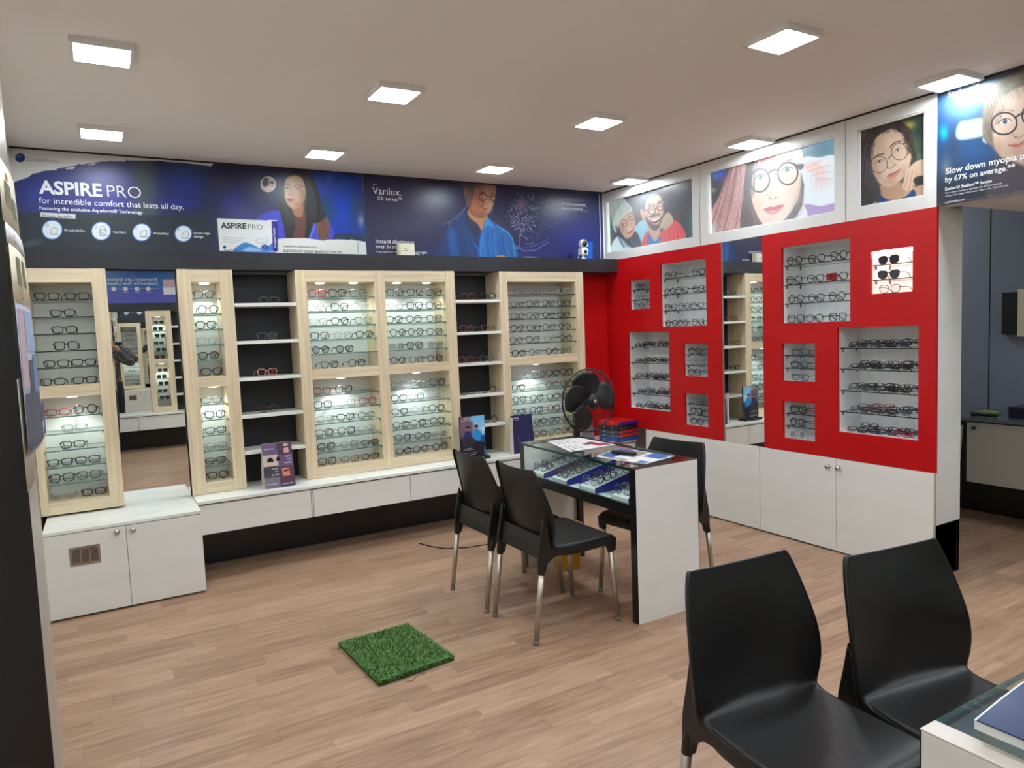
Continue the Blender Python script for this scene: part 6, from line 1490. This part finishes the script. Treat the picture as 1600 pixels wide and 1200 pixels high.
body = [[(pel, (.15, .10)), (L3((0, py, 1.08)), (.14, .10)), (che, (.165, .11)), (L3((0, py, 1.42)), (.12, .085)), (nk, .055), (L3((0, py + .04, 1.56)), .05), (L3((0, py + .035, 1.63)), (.075, .09)), (L3((0, py + .03, 1.70)), (.072, .085)), (L3((0, py + .03, 1.745)), (.05, .06))]]
for sx in (-1, 1):
    body.append([(L3((0, py, 1.42)), (.12, .085)), (L3((sx * .17, py, 1.42)), .062), (L3((sx * .25, py + .04, 1.32)), .050), (L3((EX[sx], py + .12, 1.25)), .042), (L3(((EX[sx] + HX[sx]) / 2, py + .22, 1.36)), .034), (L3((HX[sx] + sx * .02, py + .275, 1.455)), .026), (L3((HX[sx], py + .29, 1.495)), (.020, .034))])
    body.append([(pel, (.15, .10)), (L3((sx * .09, py, .86)), .088), (L3((sx * .10, py + .01, .50)), .062), (L3((sx * .10, py, .10)), .045), (L3((sx * .105, py + .02, .045)), .042), (L3((sx * .11, py + .15, .035)), .032)])
o = skin('body', body, M_SKIN, t)
# shirt and trousers as looser shells over the same skeleton
sh_ = [[(L3((0, py, .86)), (.150, .105)), (L3((0, py, .93)), (.175, .125)), (L3((0, py, 1.08)), (.158, .115)), (che, (.178, .122)), (L3((0, py, 1.42)), (.132, .095)), (L3((0, py + .01, 1.455)), (.075, .07))]]
for sx in (-1, 1): sh_.append([(L3((0, py, 1.42)), (.132, .095)), (L3((sx * .17, py, 1.42)), .074), (L3((sx * .25, py + .04, 1.32)), .060), (L3((EX[sx], py + .12, 1.25)), .054), (L3(((EX[sx] + HX[sx]) / 2, py + .22, 1.36)), .043), (L3((HX[sx] + sx * .03, py + .265, 1.44)), .036)])
skin('shirt', sh_, M_SHIRT, t)
tr_ = [[(L3((0, py, 1.02)), (.158, .112)), (L3((0, py, .90)), (.158, .112))]]
for sx in (-1, 1): tr_.append([(L3((0, py, .90)), (.158, .112)), (L3((sx * .095, py, .82)), .098), (L3((sx * .10, py + .01, .50)), .074), (L3((sx * .10, py, .09)), .062)])
skin('trousers', tr_, M_TROU, t)
hair = MB(); 
for i in range(9):
    for j in range(16):
        a = math.pi * .62 * i / 8; b_ = 2 * math.pi * j / 16
        cut = 1.0 if not (i > 4 and .15 < (b_ % (2 * math.pi)) / math.pi < .85) else .62
        hair.v.append((.083 * math.sin(a * cut) * math.cos(b_), py * 0 + .025 + .100 * math.sin(a * cut) * math.sin(b_), 1.672 + .105 * math.cos(a * cut)))
for i in range(8):
    for j in range(16): hair.f.append((i * 16 + j, i * 16 + (j + 1) % 16, (i + 1) * 16 + (j + 1) % 16, (i + 1) * 16 + j)); hair.m.append(0)
part('hair', hair, mat('black_hair', (22, 20, 20), .6), t, True)
# face details
fc = MB(); fc.tube([(0, .118, 1.665), (0, .135, 1.64), (0, .122, 1.632)], [.008, .013, .010], False, 8)
part('nose', fc, M_SKIN, t, True)
for sx in (-1, 1):
    part('eye', MB().lathe([(0, .012), (.009, .008), (.012, 0), (.009, -.008), (0, -.012)], (sx * .03, .108, 1.668), 10), M_WPLAS, t, True)
    part('ear', MB().lathe([(0, .028), (.010, .02), (.012, 0), (.010, -.02), (0, -.028)], (sx * .078, .03, 1.655), 10), M_SKIN, t, True)
part('mouth', MB().tube([(-.022, .112, 1.605), (0, .119, 1.603), (.022, .112, 1.605)], [.002, .005, .002], False, 6), mat('lips', (120, 66, 60), .5), t, True)
# fingers of both hands closed round the phone's short edges
for sx in (-1, 1):
    for k in range(4):
        z = 1.535 - .021 * k; ln = (.9, 1.0, .95, .78)[k]
        ch = [(L3((HX[sx] + sx * .006, py + .292, z - .004)), .0105), (L3((HX[sx] - sx * .008, py + .296 + .022 * ln, z)), .0092), (L3((HX[sx] - sx * .030 * ln, py + .296 + .026 * ln, z + .003)), .0084), (L3((HX[sx] - sx * .046 * ln, py + .296 + .020 * ln, z + .004)), .0074)]
        skin('finger', [ch], M_SKIN, t, 1)
    skin('thumb', [[(L3((HX[sx], py + .282, 1.465)), .012), (L3((HX[sx] - sx * .022, py + .274, 1.474)), .0105), (L3((HX[sx] - sx * .042, py + .278, 1.484)), .009)]], M_SKIN, t, 1)
t = thing('phone', 'dark phone held level by the photographer, hidden from the picture', 'phone', (.065, -.033, 1.46))
part('body', MB().box(-.10, .060, -.008, 0.0, 0, .078), M_BLACK, t, bevel=.004)
